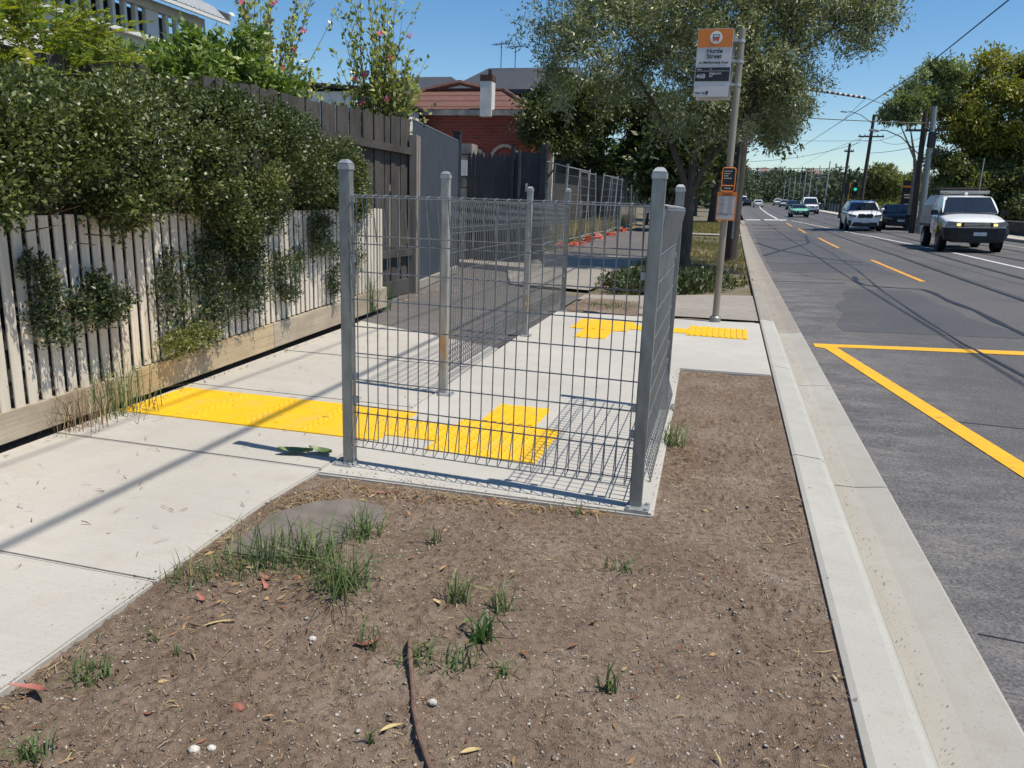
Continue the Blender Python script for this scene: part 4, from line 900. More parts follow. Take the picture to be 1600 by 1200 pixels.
# ================================================================ white house with verandah windows
o = thing('white_house', 'white weatherboard house with a long row of narrow windows and pale metal roof', 'house', (-9, 6, 0))
X0 = -8.0
MB().box((-11.0, 4.0, 1.62), (6.0, 13.6, 3.28)).build('wall', 'white', o)
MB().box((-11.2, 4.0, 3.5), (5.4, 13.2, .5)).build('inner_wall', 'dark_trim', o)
m = MB(); y = -2.6; i = 0
while y < 10.75:
    w = .05 if (i % 9) else .24
    m.box((X0 - .04, y + w / 2, 3.46), (.07, w, .46)); y += w + .155; i += 1
m.box((X0 - .05, 10.65, 3.2), (.10, .14, 1.2)); m.build('mullions', 'white', o)
MB().box((X0 + .03, 4.0, 3.27), (.12, 13.62, .055)).build('sill', 'white', o, bevel=.005)
MB().box((X0 - .02, 4.0, 3.72), (.12, 13.62, .12)).build('head_board', 'render_white', o)
m = MB(); n = 0
ring = []
for y in np.arange(-3.0, 11.05, .05):
    b = .012 if (n % 2) else 0; n += 1
    ring.append([(X0 + .30, y, 3.80 + b), (X0 + .1, y, 3.98 + b), (X0 - .35, y, 4.18 + b), (X0 - 2.6, y, 4.75 + b)])
m.loft(ring, False, False); m.build('verandah_roof', 'galv_light', o, recalc=False)
MB().box((X0 + .27, 4.02, 3.775), (.05, 14.1, .05)).build('gutter', 'white', o)
m = MB(); m.add([(X0 + .3, 11.05, 3.80), (X0 - 2.6, 11.05, 4.75), (X0 - 2.6, 11.09, 4.75), (X0 + .3, 11.09, 3.80), (X0 + .3, 11.05, 3.9), (X0 - 2.6, 11.05, 4.86), (X0 - 2.6, 11.09, 4.86), (X0 + .3, 11.09, 3.9)], [(0, 3, 2, 1), (4, 5, 6, 7), (0, 1, 5, 4), (1, 2, 6, 5), (2, 3, 7, 6), (3, 0, 4, 7)]); m.build('barge_board', 'paling_lit', o)

# ================================================================ garden plants behind the fences
def plant(name, label, cat, base, blobs, n, m_, L, Wd, mat, spread=.05, gap=.3, gs=3., stems=None, smat='bark', jit=.9, up=.4, shell=.5, group=None, tb=None):
    o = thing(name, label, cat, base, group)
    P, d = blob_points(blobs, n, shell, gap, gs, len(name)); d = unit(d * .7 + np.array([0, 0, up]))
    V, F, T = sprigs(P, d, m_, spread, L, Wd, jit, tb(P) if tb else None, .3); npmesh('foliage', V, F, mat, T, o)
    mb = MB(); bs = Vector(base)
    for b in (stems if stems is not None else blobs):
        c = Vector(b[:3]); mid = bs.lerp(c, .5) + Vector((random.uniform(-.1, .1), random.uniform(-.1, .1), .1)); r = .02 + .012 * len(blobs) ** .5
        mb.tube([bs, mid, c], [r, r * .6, r * .2], 6, False)
    mb.build('stems', smat, o, smooth=True); return o, P
blob_s = lambda L, k: [(x, y, z, r * k) for x, y, z, r in L]
# feathery yellow-green fronds at the left edge: rachis with paired leaflets
o = thing('feathery_shrub', 'feathery yellow green shrub arching over the grey palings at the left edge', 'shrub', (-4.9, 4.0, .2))
Vs = []; mb = MB(); random.seed(4)
for i in range(300):
    t = random.random(); base = Vector((-4.55 + .5 * random.random(), 3.0 + 1.6 * t, 1.62 + .62 * random.random())); ln = random.uniform(.25, .5)
    dv_ = Vector((random.uniform(-.1, .9), random.uniform(-.5, .9), random.uniform(-.1, .7))).normalized(); P = []
    for k in range(9):
        s = k / 8; P.append(base + dv_ * ln * s + Vector((0, 0, -.22 * ln * s * s)))
    mb.tube(P, [.004 * (1 - k / 10) for k in range(9)], 4, False)
    C = []; D = []
    for k in range(1, 26):
        s = k / 26; p = base + dv_ * ln * s + Vector((0, 0, -.22 * ln * s * s)); sd = dv_.cross(Vector((0, 0, 1))).normalized()
        for q in (-1, 1): C.append(p); D.append((sd * q + dv_ * .45 + Vector((0, 0, .05))).normalized())
    n = len(C); Vs.append(leaf_arrays(np.array(C), unit(np.array(D) + .12 * rng.normal(size=(n, 3))), .055 * np.sin(np.linspace(.35, 2.9, n)), .015, np.clip(np.full(n, random.random()) + .15 * rng.normal(size=n), 0, 1), .1))
V, F, T = merge(*Vs); npmesh('fronds', V, F, 'feather', T, o); mb.tube([(-4.95, 4.2, .1), (-4.9, 4.3, 2.0)], .03, 6); mb.build('stems', 'twig', o)
plant('camellia_shrub', 'glossy mid green shrub above the palings in front of the white house', 'shrub', (-6.0, 7.2, .3), blob_s([(-6.1, 7.0, 2.5, .28), (-5.75, 7.3, 2.45, .3), (-5.9, 7.8, 2.58, .26), (-5.5, 7.5, 2.5, .26), (-5.6, 8.0, 2.62, .3), (-5.3, 8.0, 2.48, .26), (-6.3, 6.6, 2.55, .26), (-6.0, 6.3, 2.4, .26), (-5.4, 7.0, 2.35, .3), (-5.8, 6.6, 2.35, .35), (-5.2, 8.4, 2.4, .25), (-6.4, 6.0, 2.55, .26), (-5.6, 7.4, 2.78, .12), (-5.35, 8.05, 2.9, .13)], 1.0), 1500, 9, .085, .042, 'camellia', .04, .22, 3.)
def hib(label, base, blobs, n, flowers):
    o = thing('hibiscus', label, 'shrub', base, 'pink flowering shrubs behind the palings'); bs = Vector(base); mb = MB(); C = []; D = []
    for b in blobs:
        c = Vector(b[:3]); r = b[3]
        for j in range(8):
            tip = c + Vector((random.gauss(0, r * .95), random.gauss(0, r * .95), random.gauss(r * .45, r * .6))); st = bs.lerp(c, .55) + Vector((random.gauss(0, .06), random.gauss(0, .06), 0)); mid = st.lerp(tip, .5) + Vector((random.gauss(0, .05), random.gauss(0, .05), .04))
            mb.tube([bs.lerp(st, .5), st, mid, tip], [.014, .009, .005, .0015], 4, False)
            for k in range(int(n * 1.35)):
                s = random.random() ** .7; p = st.lerp(mid, s * 2) if s < .5 else mid.lerp(tip, s * 2 - 1); C.append(p + Vector((random.gauss(0, .025),) * 1 + (random.gauss(0, .025), random.gauss(0, .02)))); D.append(((tip - st).normalized() + Vector((random.gauss(0, .8), random.gauss(0, .8), random.gauss(0, .6)))).normalized())
    n_ = len(C); V, F, T = leaf_arrays(np.array(C), np.array(D), .05 + .045 * rng.random(n_), .032 + .024 * rng.random(n_), rng.random(n_) ** 1.2, .3); npmesh('foliage', V, F, 'hibiscus', T, o)
    mb.tube([bs, bs + Vector((0, 0, 1.4))], [.04, .025], 6); mb.build('stems', 'bark', o)
    for f in flowers:
        a = np.arange(5) * 2 * PI / 5 + random.random(); D5 = unit(np.stack([np.cos(a), .6 * np.sin(a) - .5, .8 * np.sin(a)], 1)); V, F, T = leaf_arrays(np.tile(f, (5, 1)).astype(float), D5, .06, .045, rng.random(5), .3); npmesh('flower', V, F, 'pink', T, o)
hib('pink flowering open shrub rising above the palings beside the white house', (-5.9, 9.0, .2), [(-6.3, 9, 3.15, .33), (-6.0, 9.2, 3.3, .36), (-6.15, 9, 2.85, .3), (-5.75, 9.3, 3.4, .33), (-5.75, 9.4, 2.9, .3), (-5.95, 9, 2.62, .28), (-6.45, 9, 2.75, .25), (-6.1, 9, 3.65, .3), (-5.7, 9.4, 3.75, .3), (-5.45, 9.3, 2.65, .15)], 34, [(-5.62, 9.0, 3.5), (-5.28, 9.1, 3.2), (-5.42, 9.1, 3.0), (-5.55, 9.0, 2.75), (-6.2, 8.8, 2.9), (-6.55, 8.9, 2.6), (-5.7, 9.0, 3.3), (-6.0, 8.9, 3.5)])
hib('pink flowering shrub with two tall sprays standing against open sky', (-4.95, 10.1, .2), [(-4.95, 10, 3.55, .28), (-4.7, 10, 3.4, .28), (-5.0, 10, 3.05, .25), (-4.62, 10, 2.95, .25), (-4.85, 10, 2.6, .28), (-4.35, 10, 3.05, .16), (-5.1, 10, 2.7, .2), (-4.55, 10, 2.55, .27), (-4.3, 10, 2.62, .2), (-4.62, 10, 3.75, .2), (-4.45, 10, 2.8, .2), (-4.75, 10.2, 2.45, .3)], 30, [(-4.22, 9.9, 3.28), (-4.95, 9.8, 2.75), (-4.8, 9.8, 2.8), (-4.85, 9.8, 2.45), (-4.5, 9.8, 2.5), (-4.45, 9.8, 3.0), (-4.6, 9.8, 3.3)])

# ================================================================ street trees
def tree(label, base, r0, limbs, blobs, n, m_, L, Wd, mat, bark='bark', spread=.12, gap=.3, gs=1., jit=.9, shell=.5, group=None, cat='tree', name='tree', up=.15, seed=0, fork=1.8, lump=9, tlen=None):
    o = thing(name, label, cat, base, group); mb = MB(); bs = Vector(base)
    fk = bs + Vector((0, 0, fork)); mb.tube([bs - Vector((0, 0, .15)), bs + Vector((0, 0, .12)), bs.lerp(fk, .55) + Vector((.03, 0, 0)), fk], [r0 * 1.55, r0 * 1.12, r0 * .9, r0 * .8], 12, False)
    for lm in limbs:
        P = [fk - Vector((0, 0, .15))] + [Vector(p) for p in lm]; k = len(P); mb.tube(P, [r0 * .62 * (1 - .82 * i / (k - 1)) for i in range(k)], 8, False)
    for b in blobs:
        c = Vector(b[:3]); rr = b[3]
        src = min([p for lm in limbs for p in lm] or [tuple(fk)], key=lambda p: (Vector(p) - c).length)
        mb.tube([src, Vector(src).lerp(c, .5) + Vector((random.uniform(-.2, .2) * rr, 0, .1 * rr)), c], [r0 * .2, r0 * .13, r0 * .05], 5, False)
        for j in range(7):
            e = c + Vector((random.gauss(0, .6), random.gauss(0, .6), random.gauss(0, .5))) * rr; mb.tube([c, e], [r0 * .05, r0 * .015], 4, False)
    mb.build('trunk', bark, o, smooth=True)
    P, d = blob_points(lumpy(blobs, lump, .46), n, shell, gap, gs, seed); d = unit(d * .6 + .5 * rng.normal(size=d.shape) + np.array([0, 0, up]))
    tb = np.clip(.5 + 1.1 * (fbm(P[:, 0] * 1.3 + P[:, 1], P[:, 2] * 1.3, gs * .7, 3, seed + 20) - .5) + .14 * rng.normal(size=len(P)), 0, 1)
    V, F, T = sprigs(P, d, m_, spread * .5, L, Wd, jit * .8, tb, .28, spread * 2.6 if tlen is None else tlen); npmesh('crown', V, F, mat, T, o); return o
OB = [(-3.63, 16.3, 4.39, .88), (-2.73, 17, 4.88, 1.13), (-2.48, 16, 3.45, 1.0), (-1.43, 16, 4.18, 1.2), (-1.5, 17, 5.79, 1.56), (-.53, 16, 4.72, 1.06), (-.97, 16, 3.12, .8), (.12, 16.8, 4.18, .98), (.48, 17, 3.13, .71), (.48, 17.5, 5.03, 1.16), (1.34, 17, 5.01, 1.02), (1.92, 16.5, 4.82, .58), (1.9, 16.5, 4.25, .36), (.72, 17, 2.62, .40), (-3.85, 16, 3.86, .45), (-.43, 17.3, 3.54, .79), (.02, 18, 5.51, 1.2), (-3.58, 17, 5.76, 1.13), (-1.6, 16, 2.75, .6), (-3.0, 16.2, 3.2, .6), (.3, 16, 3.6, .7), (-.35, 16.2, 2.65, .5), (.9, 16.6, 3.6, .62), (-1.2, 18, 4.2, 1.2), (.3, 18.2, 3.5, .9)]
tree('big spreading olive tree with grey green crown behind the bus stop', (-.92, 16.5, 0), .125,
     [[(-1.15, 16.5, 2.1), (-1.55, 16.4, 3.0), (-2.2, 16.4, 3.9), (-3.1, 16.4, 4.4)], [(-.85, 16.5, 2.3), (-.7, 16.5, 3.2), (-.6, 16.5, 4.4), (-.9, 16.7, 5.4)], [(-.6, 16.6, 2.2), (.05, 16.7, 3.1), (.7, 16.9, 4.1), (1.5, 16.8, 4.7)]],
     OB, 7600, 17, .095, .027, 'olive', spread=.11, gap=.24, gs=1.5, jit=.7, shell=.42, seed=2, fork=1.7, up=.1)
tree('dark green shrubby tree against the brick house beside the leaning mesh fencing', (-5.6, 21.6, 0), .09, [[(-5.2, 21.4, 2.4)], [(-4.6, 21.6, 2.6)]],
     [(-5.05, 21, 3.5, .66), (-4.6, 21.5, 3.93, .86), (-4.83, 21, 2.8, .63), (-4.33, 21.5, 3.2, .75), (-5.31, 21, 3.92, .38), (-4.15, 22, 3.86, .64), (-5.3, 21.3, 3.0, .5)], 1700, 13, .11, .055, 'dark_tree', spread=.12, gap=.2, gs=1.4, seed=5, fork=1.5, group='dark trees on the overgrown lot')
tree('dark green shrubby tree filling the back of the overgrown lot behind the olive', (-7.0, 42, zs(42)), .16, [[(-6.8, 42, 3.2)], [(-5.2, 42, 3.4)]],
     [(-7.4, 41, 6.2, 1.7), (-6.6, 42, 5.4, 1.9), (-5.3, 43, 6.3, 1.95), (-4.4, 44, 5.6, 1.6), (-7.2, 41, 4.2, 1.3), (-5.8, 42, 4.4, 1.4), (-5.0, 43, 3.8, 1.2), (-8.4, 40, 4.4, 1.2), (-9.4, 41, 5.5, 1.6), (-10.6, 41, 4.6, 1.5), (-7.8, 41.5, 2.6, 1.2), (-6.2, 42, 2.6, 1.2)], 3600, 13, .20, .10, 'dark_tree', spread=.24, gap=.2, gs=.7, seed=9, fork=2.0, group='dark trees on the overgrown lot')
tree('bright green broad leaved bush under the olive beside the front mesh post', (-4.8, 46, zs(46)), .08, [[(-4.9, 46, 2.2)]], [(-6.35, 46, 3.79, 1.0), (-5.46, 46, 4.1, 1.2), (-4.21, 46, 4.2, 1.1), (-4.81, 46, 2.76, 1.07), (-5.89, 46, 2.55, 1.0), (-3.93, 46, 3.13, .9)], 1000, 11, .36, .18, 'bush', spread=.2, gap=.15, gs=.7, seed=6, fork=1.2, name='bush', cat='bush')
tree('street tree with dark leaning trunks farther along the left kerb', (-1.35, 55.5, zs(55)), .32, [[(-1.9, 55.5, 3.6), (-2.2, 55.5, 5.5)], [(-.9, 55.5, 4), (.2, 55.5, 6.6)], [(-1.4, 55.7, 5), (-.6, 55.5, 8)]],
     [(-1.83, 55, 4.9, 1.6), (-.79, 55, 6.65, 2.29), (1.17, 56, 7.4, 2.5), (-2.62, 57, 3.4, 1.3), (-.09, 55, 9.4, 2.29), (1.9, 55, 6.2, 1.2), (-3.5, 56, 6.5, 2.4), (-5, 57, 5, 2.2)], 3000, 12, .36, .17, 'dark_tree', spread=.35, gap=.25, gs=.45, seed=8, fork=2.2)
for i, (x, y, h, lab) in enumerate(((-3.0, 38, 4.6, 'slim dark tree by the mesh fencing just beyond the olive trunk'), (-3.4, 74, 7, 'rounded street tree far down the left kerb'), (-2.5, 98, 8, 'tallest of the far street trees on the left kerb'), (-2.5, 130, 8.5, 'farthest street tree above the parked cars on the left'))):
    z = zs(y); k = h / 7
    tree(lab, (x, y, z), .16 * k, [[(x - .3, y, z + h * .45)], [(x + .4, y, z + h * .5)]], [(x - 1.0 * k, y, z + h * .55, 1.5 * k), (x + .9 * k, y, z + h * .6, 1.6 * k), (x, y, z + h * .82, 1.5 * k), (x - .1, y + 1, z + h * .45, 1.4 * k)], 1100, 10, .36, .18, 'dark_tree' if i % 2 == 0 else 'gum', spread=.34, gap=.3, gs=.5, seed=30 + i, fork=h * .3, group='street trees along the left kerb')
# dark boundary fence and overgrown lot behind the mesh fencing
o = thing('boundary_fence', 'dark grey timber fence across the overgrown lot', 'fence', (-8.8, 38.5, 0))
m = MB(); x = -12.2
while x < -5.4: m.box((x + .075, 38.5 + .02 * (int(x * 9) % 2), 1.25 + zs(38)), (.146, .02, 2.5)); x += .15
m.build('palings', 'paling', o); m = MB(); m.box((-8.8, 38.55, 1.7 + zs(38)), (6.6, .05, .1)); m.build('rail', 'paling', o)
o = thing('side_fence', 'long dark paling fence along the back of the overgrown lot', 'fence', (-8.6, 27, 0))
m = MB(); y = 19.0
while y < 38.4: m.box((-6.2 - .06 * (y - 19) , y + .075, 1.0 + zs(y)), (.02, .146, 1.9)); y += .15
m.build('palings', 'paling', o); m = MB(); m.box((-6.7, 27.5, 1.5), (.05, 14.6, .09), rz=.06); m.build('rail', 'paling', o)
n = 9000; y = 18.2 + 27 * rng.random(n) ** 1.2; x = -4.98 - rng.random(n) ** 1.3 * 1.0 - .012 * (y - 18); P = np.column_stack([x, y, rise(y) - .04])
V, F, T = blades(P, .62, .012, .6, np.clip(.55 + .3 * rng.normal(size=n), 0, 1)); struct(npmesh('long_grass', V, F, 'dry_grass', T), 'stuff')
n = 1500; y = 17.5 + 8 * rng.random(n); x = -4.75 - .5 * rng.random(n); V, F, T = blades(np.column_stack([x, y, rise(y) - .04]), .25, .02, .8, .3 * rng.random(n)); struct(npmesh('long_grass', V, F, 'grass', T), 'stuff')
# nature strip round the olive
inside = lambda x, y: (x > np.interp(y, [10.8, 11.2, 12, 13.5, 20, 30, 33], [-.2, -1.8, -2.05, -1.85, -2.0, -1.95, -1.7])) & (x < np.interp(y, [10.8, 11.6, 12.6, 14, 33], [-1.2, -.6, .1, .36, .34])) & (y > np.interp(x, [-1.9, -.8, .35], [11.1, 11.6, 13.0]))
n = 26000; y = 11.0 + 22 * rng.random(n) ** 1.5; x = rng.uniform(-2.1, .4, n); k = inside(x, y) & (fbm(x, y, 1.6, 3, 40) > .40); x, y = x[k], y[k]
V, F, T = blades(np.column_stack([x, y, rise(y) - .05]), .17, .008, .8, np.clip(.35 + .9 * (fbm(x, y, 1.1, 3, 41) - .5) + .25 * rng.normal(size=len(x)), 0, 1)); struct(npmesh('verge_grass', V, F, 'verge_grass', T), 'stuff')
n = 700; y = rng.normal(12.6, .75, n); x = rng.normal(-1.0, .5, n); k = inside(x, y); x, y = x[k], y[k]; P = np.column_stack([x, y, .02 + .10 * rng.random(len(x))]); V, F, T = sprigs(P, np.tile([0, 0, 1.], (len(P), 1)), 12, .06, .09, .04, .9, .3 * rng.random(len(P))); struct(npmesh('ground_cover', V, F, 'dark_tree', T), 'stuff')
n = 1600; y = 11.0 + 14 * rng.random(n) ** 1.6; x = rng.uniform(-2.1, .4, n); k = inside(x, y); x, y = x[k], y[k]
V, F, T = leaf_arrays(np.column_stack([x, y, rise(y) + .02 + .03 * rng.random(len(x))]), unit(np.column_stack([rng.normal(size=(len(x), 2)), .3 * rng.normal(size=len(x))])), .07, .025, rng.random(len(x)), .5); struct(npmesh('leaf_litter', V, F, 'litter', T), 'stuff')
n = 9000; y = rng.uniform(38, 56, n); x = rng.uniform(-2.4, .3, n); V, F, T = blades(np.column_stack([x, y, rise(y) - .05]), .15, .02, .8, np.clip(.6 + .3 * rng.normal(size=n), 0, 1)); struct(npmesh('verge_grass', V, F, 'verge_grass', T), 'stuff')
n = 260; P = np.column_stack([rng.normal(-1.45, .18, n), rng.normal(9.75, .15, n), np.full(n, -.02)]); V, F, T = blades(P, .07, .006, .9, .5 * rng.random(n)); struct(npmesh('verge_grass', V, F, 'grass', T), 'stuff')
m = MB(); m.add([(-.52, 14.2, .10), (-.44, 14.16, .13), (-.38, 14.2, .10), (-.40, 14.28, .15), (-.47, 14.3, .17), (-.45, 14.22, .05)], [(0, 1, 4), (1, 3, 4), (1, 2, 3), (0, 5, 1), (5, 2, 1), (0, 4, 5), (4, 3, 5), (3, 2, 5)])
tag(m.build('litter', M('blue_plastic', (.16, .42, .5), .4)), 'crumpled pale blue plastic scrap lying in the verge grass', 'litter')

# ================================================================ leaning temporary mesh fencing
def tf(i, x0, y0, x1, y1, lean, label):
    o = thing('temporary_fence', label, 'temporary fence', (x0, y0, zs(y0)), 'temporary fence panels beside the overgrown lot'); d = Vector((x1 - x0, y1 - y0, 0)); L = d.length; u = d / L; n = Vector((u.y, -u.x, 0)); Hh = 2.22; up = (Vector((0, 0, 1)) + n * lean[0] + u * lean[1]).normalized()
    at = lambda s, h: Vector((x0, y0, zs(y0 + u.y * s) + .06)) + u * s + up * h
    m = MB(); m.tube([at(0, 0), at(0, Hh + .08)], .022, 7); m.tube([at(L, 0), at(L, Hh + .08)], .022, 7); m.tube([at(0, Hh), at(L, Hh)], .018, 6); m.tube([at(0, .1), at(L, .1)], .018, 6); m.tube([at(L * .5, .1), at(L * .5, Hh)], .015, 6); m.build('frame', 'galv_light', o)
    m = MB()
    for k in range(1, int(L / .10)): m.tube([at(k * .10, .1), at(k * .10, Hh)], .0024, 3, False)
    for k in range(1, 8): m.tube([at(0, .1 + k * .27), at(L, .1 + k * .27)], .004, 4, False)
    m.build('mesh_infill', 'galv', o)
    f = Vector((x0, y0, zs(y0) + .05)); m = MB(); m.box((f.x, f.y, f.z + .03), (.24, .55, .12), rz=.3 * (i % 3) - .2, taper=.8); m.build('foot_block', 'old_conc', o, bevel=.03)
LT = [((.06, -.07), 'nearest leaning temporary fence panel joined to the dark gate'), ((.02, .05), 'second temporary fence panel with a bent top rail'), ((-.05, -.04), 'third temporary fence panel leaning towards the lot'), ((.05, .03), 'fourth temporary fence panel leaning towards the path'), ((.02, -.05), 'fifth temporary fence panel half hidden by the front post'), ((-.03, .04), 'sixth temporary fence panel beyond the front post'), ((.03, 0), 'farthest temporary fence panel along the lot')]
yy = 19.6
for i, (ln, lab) in enumerate(LT):
    x0 = -4.86 - .012 * (yy - 19) + .05 * (i % 2); tf(i, x0, yy, x0 - .05 + .1 * (i % 2), yy + 3.3, ln, lab); yy += 3.36
tf(9, -3.65, 15.1, -4.85, 19.5, (.0, .0), 'short temporary fence panel angled back from the charcoal gate')
for i, (x, y, s) in enumerate(((-4.55, 21.6, 1.), (-4.5, 23.2, .8), (-4.62, 26, 1.1), (-4.66, 28.4, 1.0), (-4.6, 31, .9), (-4.7, 35, 1.1))):
    m = MB()
    for k in range(7): 
        p = [Vector((x + random.gauss(0, .14), y + random.gauss(0, .25), zs(y) + .02 + abs(random.gauss(.05, .06)))) for _ in range(4)]; m.tube(p, .016 * s, 5)
    m.box((x, y, zs(y) + .03), (.20 * s, .32 * s, .06), rz=.4 * i, taper=.7)
    tag(m.build('safety_netting', 'orange_net'), ['crumpled red netting nearest the charcoal gate', 'second small red netting scrap along the fence foot', 'flat orange netting scrap in the long grass edge', 'fourth red netting heap beside the dark path', 'fifth red netting bundle on the path edge', 'farthest red netting bundle by the fence feet'][i], 'netting', 'scraps of red safety netting')
# ================================================================ right side trees, hedge, wall, totem
tree('pale eucalyptus with open rounded clumps behind the twin poles', (9.9, 50.5, zs(50)), .22, [[(9.6, 50, 4.6), (8.9, 49, 6.4)], [(10.0, 50.2, 5.5), (10.1, 50, 8)], [(9.8, 50, 4.2), (8.4, 48.6, 6.2)]],
     [(8.12, 48, 6.75, .95), (7.6, 48, 6.75, .5), (9.0, 49, 7.0, .9), (8.92, 49, 8.2, .75), (9.98, 50, 9.0, .85), (10.75, 50, 8.9, .75), (9.82, 50, 7.7, .95), (8.6, 48, 6.15, .5), (9.4, 49.5, 7.6, .5), (10.6, 50.5, 7.7, .9)], 2300, 12, .24, .085, 'gum_pale', 'bark_pale', spread=.17, gap=.38, gs=.9, seed=11, fork=3.2)
tree('massive golden green tree filling the right edge of the view', (13.6, 51.5, zs(51)), .4, [[(13.2, 51, 4.5), (12.7, 51.5, 7.5)], [(14.4, 51, 5), (14.4, 51.5, 8)], [(15, 51, 4.5), (16, 50, 6.2)]],
     [(12.77, 52, 8.75, 1.6), (14.23, 52, 8.8, 1.7), (14.9, 50.5, 7.26, 2.2), (12.9, 51, 6.59, 1.9), (11.7, 52, 7.6, 1.3), (16.05, 50, 6.28, 2.7), (16.5, 51, 8.4, 1.8), (14.2, 51, 5.2, 1.9), (11.5, 52.5, 8.3, .8), (12.2, 51, 4.9, 1.2)], 8000, 12, .25, .10, 'gum_gold', 'bark_pale', spread=.22, gap=.33, gs=.9, seed=12, fork=3.0)
tree('dark low spreading tree under the golden green one on the right', (12.3, 49.0, zs(49)), .22, [[(12.0, 49, 3.4)], [(13.2, 49, 3.6)]],
     [(12.63, 49.5, 4.1, 1.5), (11.35, 50.5, 4.6, .95), (13.6, 48.5, 2.9, 1.4), (15.06, 49, 3.4, 1.7), (12.24, 49.5, 2.5, 1.2), (11.6, 50.5, 3.2, .8), (16.4, 48, 4.0, 1.8)], 4000, 12, .22, .10, 'gum', 'bark', spread=.2, gap=.22, gs=.8, seed=13, fork=1.6)
for i, (lab, base, bl, mt_) in enumerate((('olive green tree past the traffic lights, left of a pair', (17.8, 110, zs(110)), [(17.85, 110, 6.3, 1.7), (17.5, 110, 4.6, 1.6), (19.0, 110, 4.9, 1.4), (16.3, 111, 4.3, 1.2), (18.3, 110, 3.3, 1.6)], 'gum'), ('olive green tree past the traffic lights, right of a pair', (20.7, 112, zs(112)), [(20.7, 112, 5.5, 1.3), (20.77, 112, 4.2, 1.4), (21.8, 112, 4.3, 1.2), (19.8, 112, 3.4, 1.3)], 'gum'))):
    tree(lab, base, .22, [[(base[0], base[1], base[2] + 2.4)]], bl, 1800, 10, .34, .17, mt_, spread=.28, gap=.24, gs=.5, seed=50 + i, fork=1.2, group='pair of olive green trees')
plant('roadside_hedge', 'dark green clipped hedge bank behind the white utility truck', 'hedge', (14.5, 44, zs(44)), [(14.2, 38, 1.35, .9, 5, .8), (14.6, 46, 1.7, 1.0, 6, 1.0), (15.4, 40, 1.8, 1.2, 7, 1.0), (13.6, 53, 1.9, .9, 5, .9)], 4000, 10, .18, .09, 'dark_tree', .14, .15, .8, shell=.4)
o = thing('retaining_wall', 'low dark timber retaining wall beyond the far pavement', 'wall', (13.6, 40, zs(40)))
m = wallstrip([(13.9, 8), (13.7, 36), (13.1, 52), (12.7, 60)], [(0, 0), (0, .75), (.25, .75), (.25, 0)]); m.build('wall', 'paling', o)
m = wallstrip([(13.9, 8), (13.7, 36), (13.1, 52), (12.7, 60)], [(-.04, .751), (-.04, .80), (.29, .80), (.29, .751)]); m.build('coping', 'parapet', o)
o = thing('barrier_fence', 'long dark grey barrier along the far pavement beyond the traffic lights', 'fence', (12.7, 90, zs(90)))
m = wallstrip([(12.6, 64), (12.7, 92), (13.7, 150), (15, 240)], [(0, .15), (0, 1.15), (.08, 1.15), (.08, .15)]); m.build('panel', 'steel_blue', o)
for y in np.arange(64, 200, 4.0): MB().box((float(np.interp(y, [64, 92, 150, 240], [12.55, 12.65, 13.65, 14.95])), y, zr(12, y) + .75), (.1, .12, 1.3)).build('post', 'dark_trim', o)
o = thing('totem_sign', 'dark roadside totem sign with white lettering beside the twin poles', 'sign', (11.4, 60, zs(60)))
MB().box((11.45, 60, zs(60) + 1.62), (.82, .25, 3.0)).build('panel', 'dark_trim', o, bevel=.02)
m = MB(); z = zs(60)
for dz, w in ((2.2, .5), (2.02, .42), (1.55, .36), (.95, .5)): m.box((11.42, 59.86, z + dz), (w, .02, .09))
m.build('lettering', 'pale_ink', o); MB().box((11.45, 59.865, z + 2.75), (.8, .02, .12)).build('band', 'orange', o)
plant('roadside_scrub', 'green gold scrub at the foot of the traffic light pole', 'shrub', (11.9, 66, zs(66)), [(11.6, 62, zs(62) + .7, .9, 2.5, .7), (12.2, 68, zs(68) + .8, .8, 3, .8), (12.6, 76, zs(76) + .9, .8, 4, .8)], 500, 8, .16, .06, 'gum_gold', .14, .2, .8)
# ---------------------------------------------------------------- poles and lamps
def pole(label, x, y, h, r, mat, lean=0.0, name='utility_pole', cat='utility pole', arms=(), lamp=None, group=None, clutter=False):
    z = zr(min(x, 9.8), y) if x > .9 else zs(y); o = thing(name, label, cat, (x, y, z), group); top = (x + lean, y, z + h)
    MB().tube([(x, y, z - .2), (x + lean * .5, y, z + h * .5), top], [r, r * .9, r * .72], 10).build('pole', mat, o, smooth=True)
    for ah, aw in arms:
        m = MB(); cx = x + lean * ah / h; m.box((cx, y - r, z + ah), (aw, .1, .11))
        for s in (-.45, -.25, .25, .45): m.lathe([(.03, 0), (.05, .05), (.03, .1), (1e-4, .12)], (cx + s * aw, y - r, z + ah + .06), 'z', 8)
        m.build('crossarm', 'pole_wood', o)
    if lamp:
        lh, dx, dz = lamp; m = MB(); c = Vector((x + lean * lh / h, y, z + lh)); e = c + Vector((dx, 0, dz))
        m.tube([c, c + Vector((dx * .5, 0, dz * .75)), c + Vector((dx * .85, 0, dz * 1.0)), e], .028, 6); a = m.build('lamp_arm', 'pole_wood', o)
        MB().box((e.x + math.copysign(.28, dx), y, e.z + .0), (.55, .2, .10), ry=-math.copysign(.12, dx), taper=.75).build('lamp_head', 'galv', a, bevel=.02)
    if clutter:
        MB().box((x + lean * .72, y - .2, z + h * .74), (.36, .3, .75)).build('transformer', 'dark_trim', o, bevel=.04); MB().tube([(x + lean * .8, y - .1, z + h * .83), (x - .5, y - .1, z + h * .83)], .03, 6).build('bracket', 'dark_trim', o); MB().box((x + lean * .6 + .3, y - .1, z + h * .64), (.25, .25, .35)).build('junction_box', 'dark_trim', o, bevel=.03)
    return o
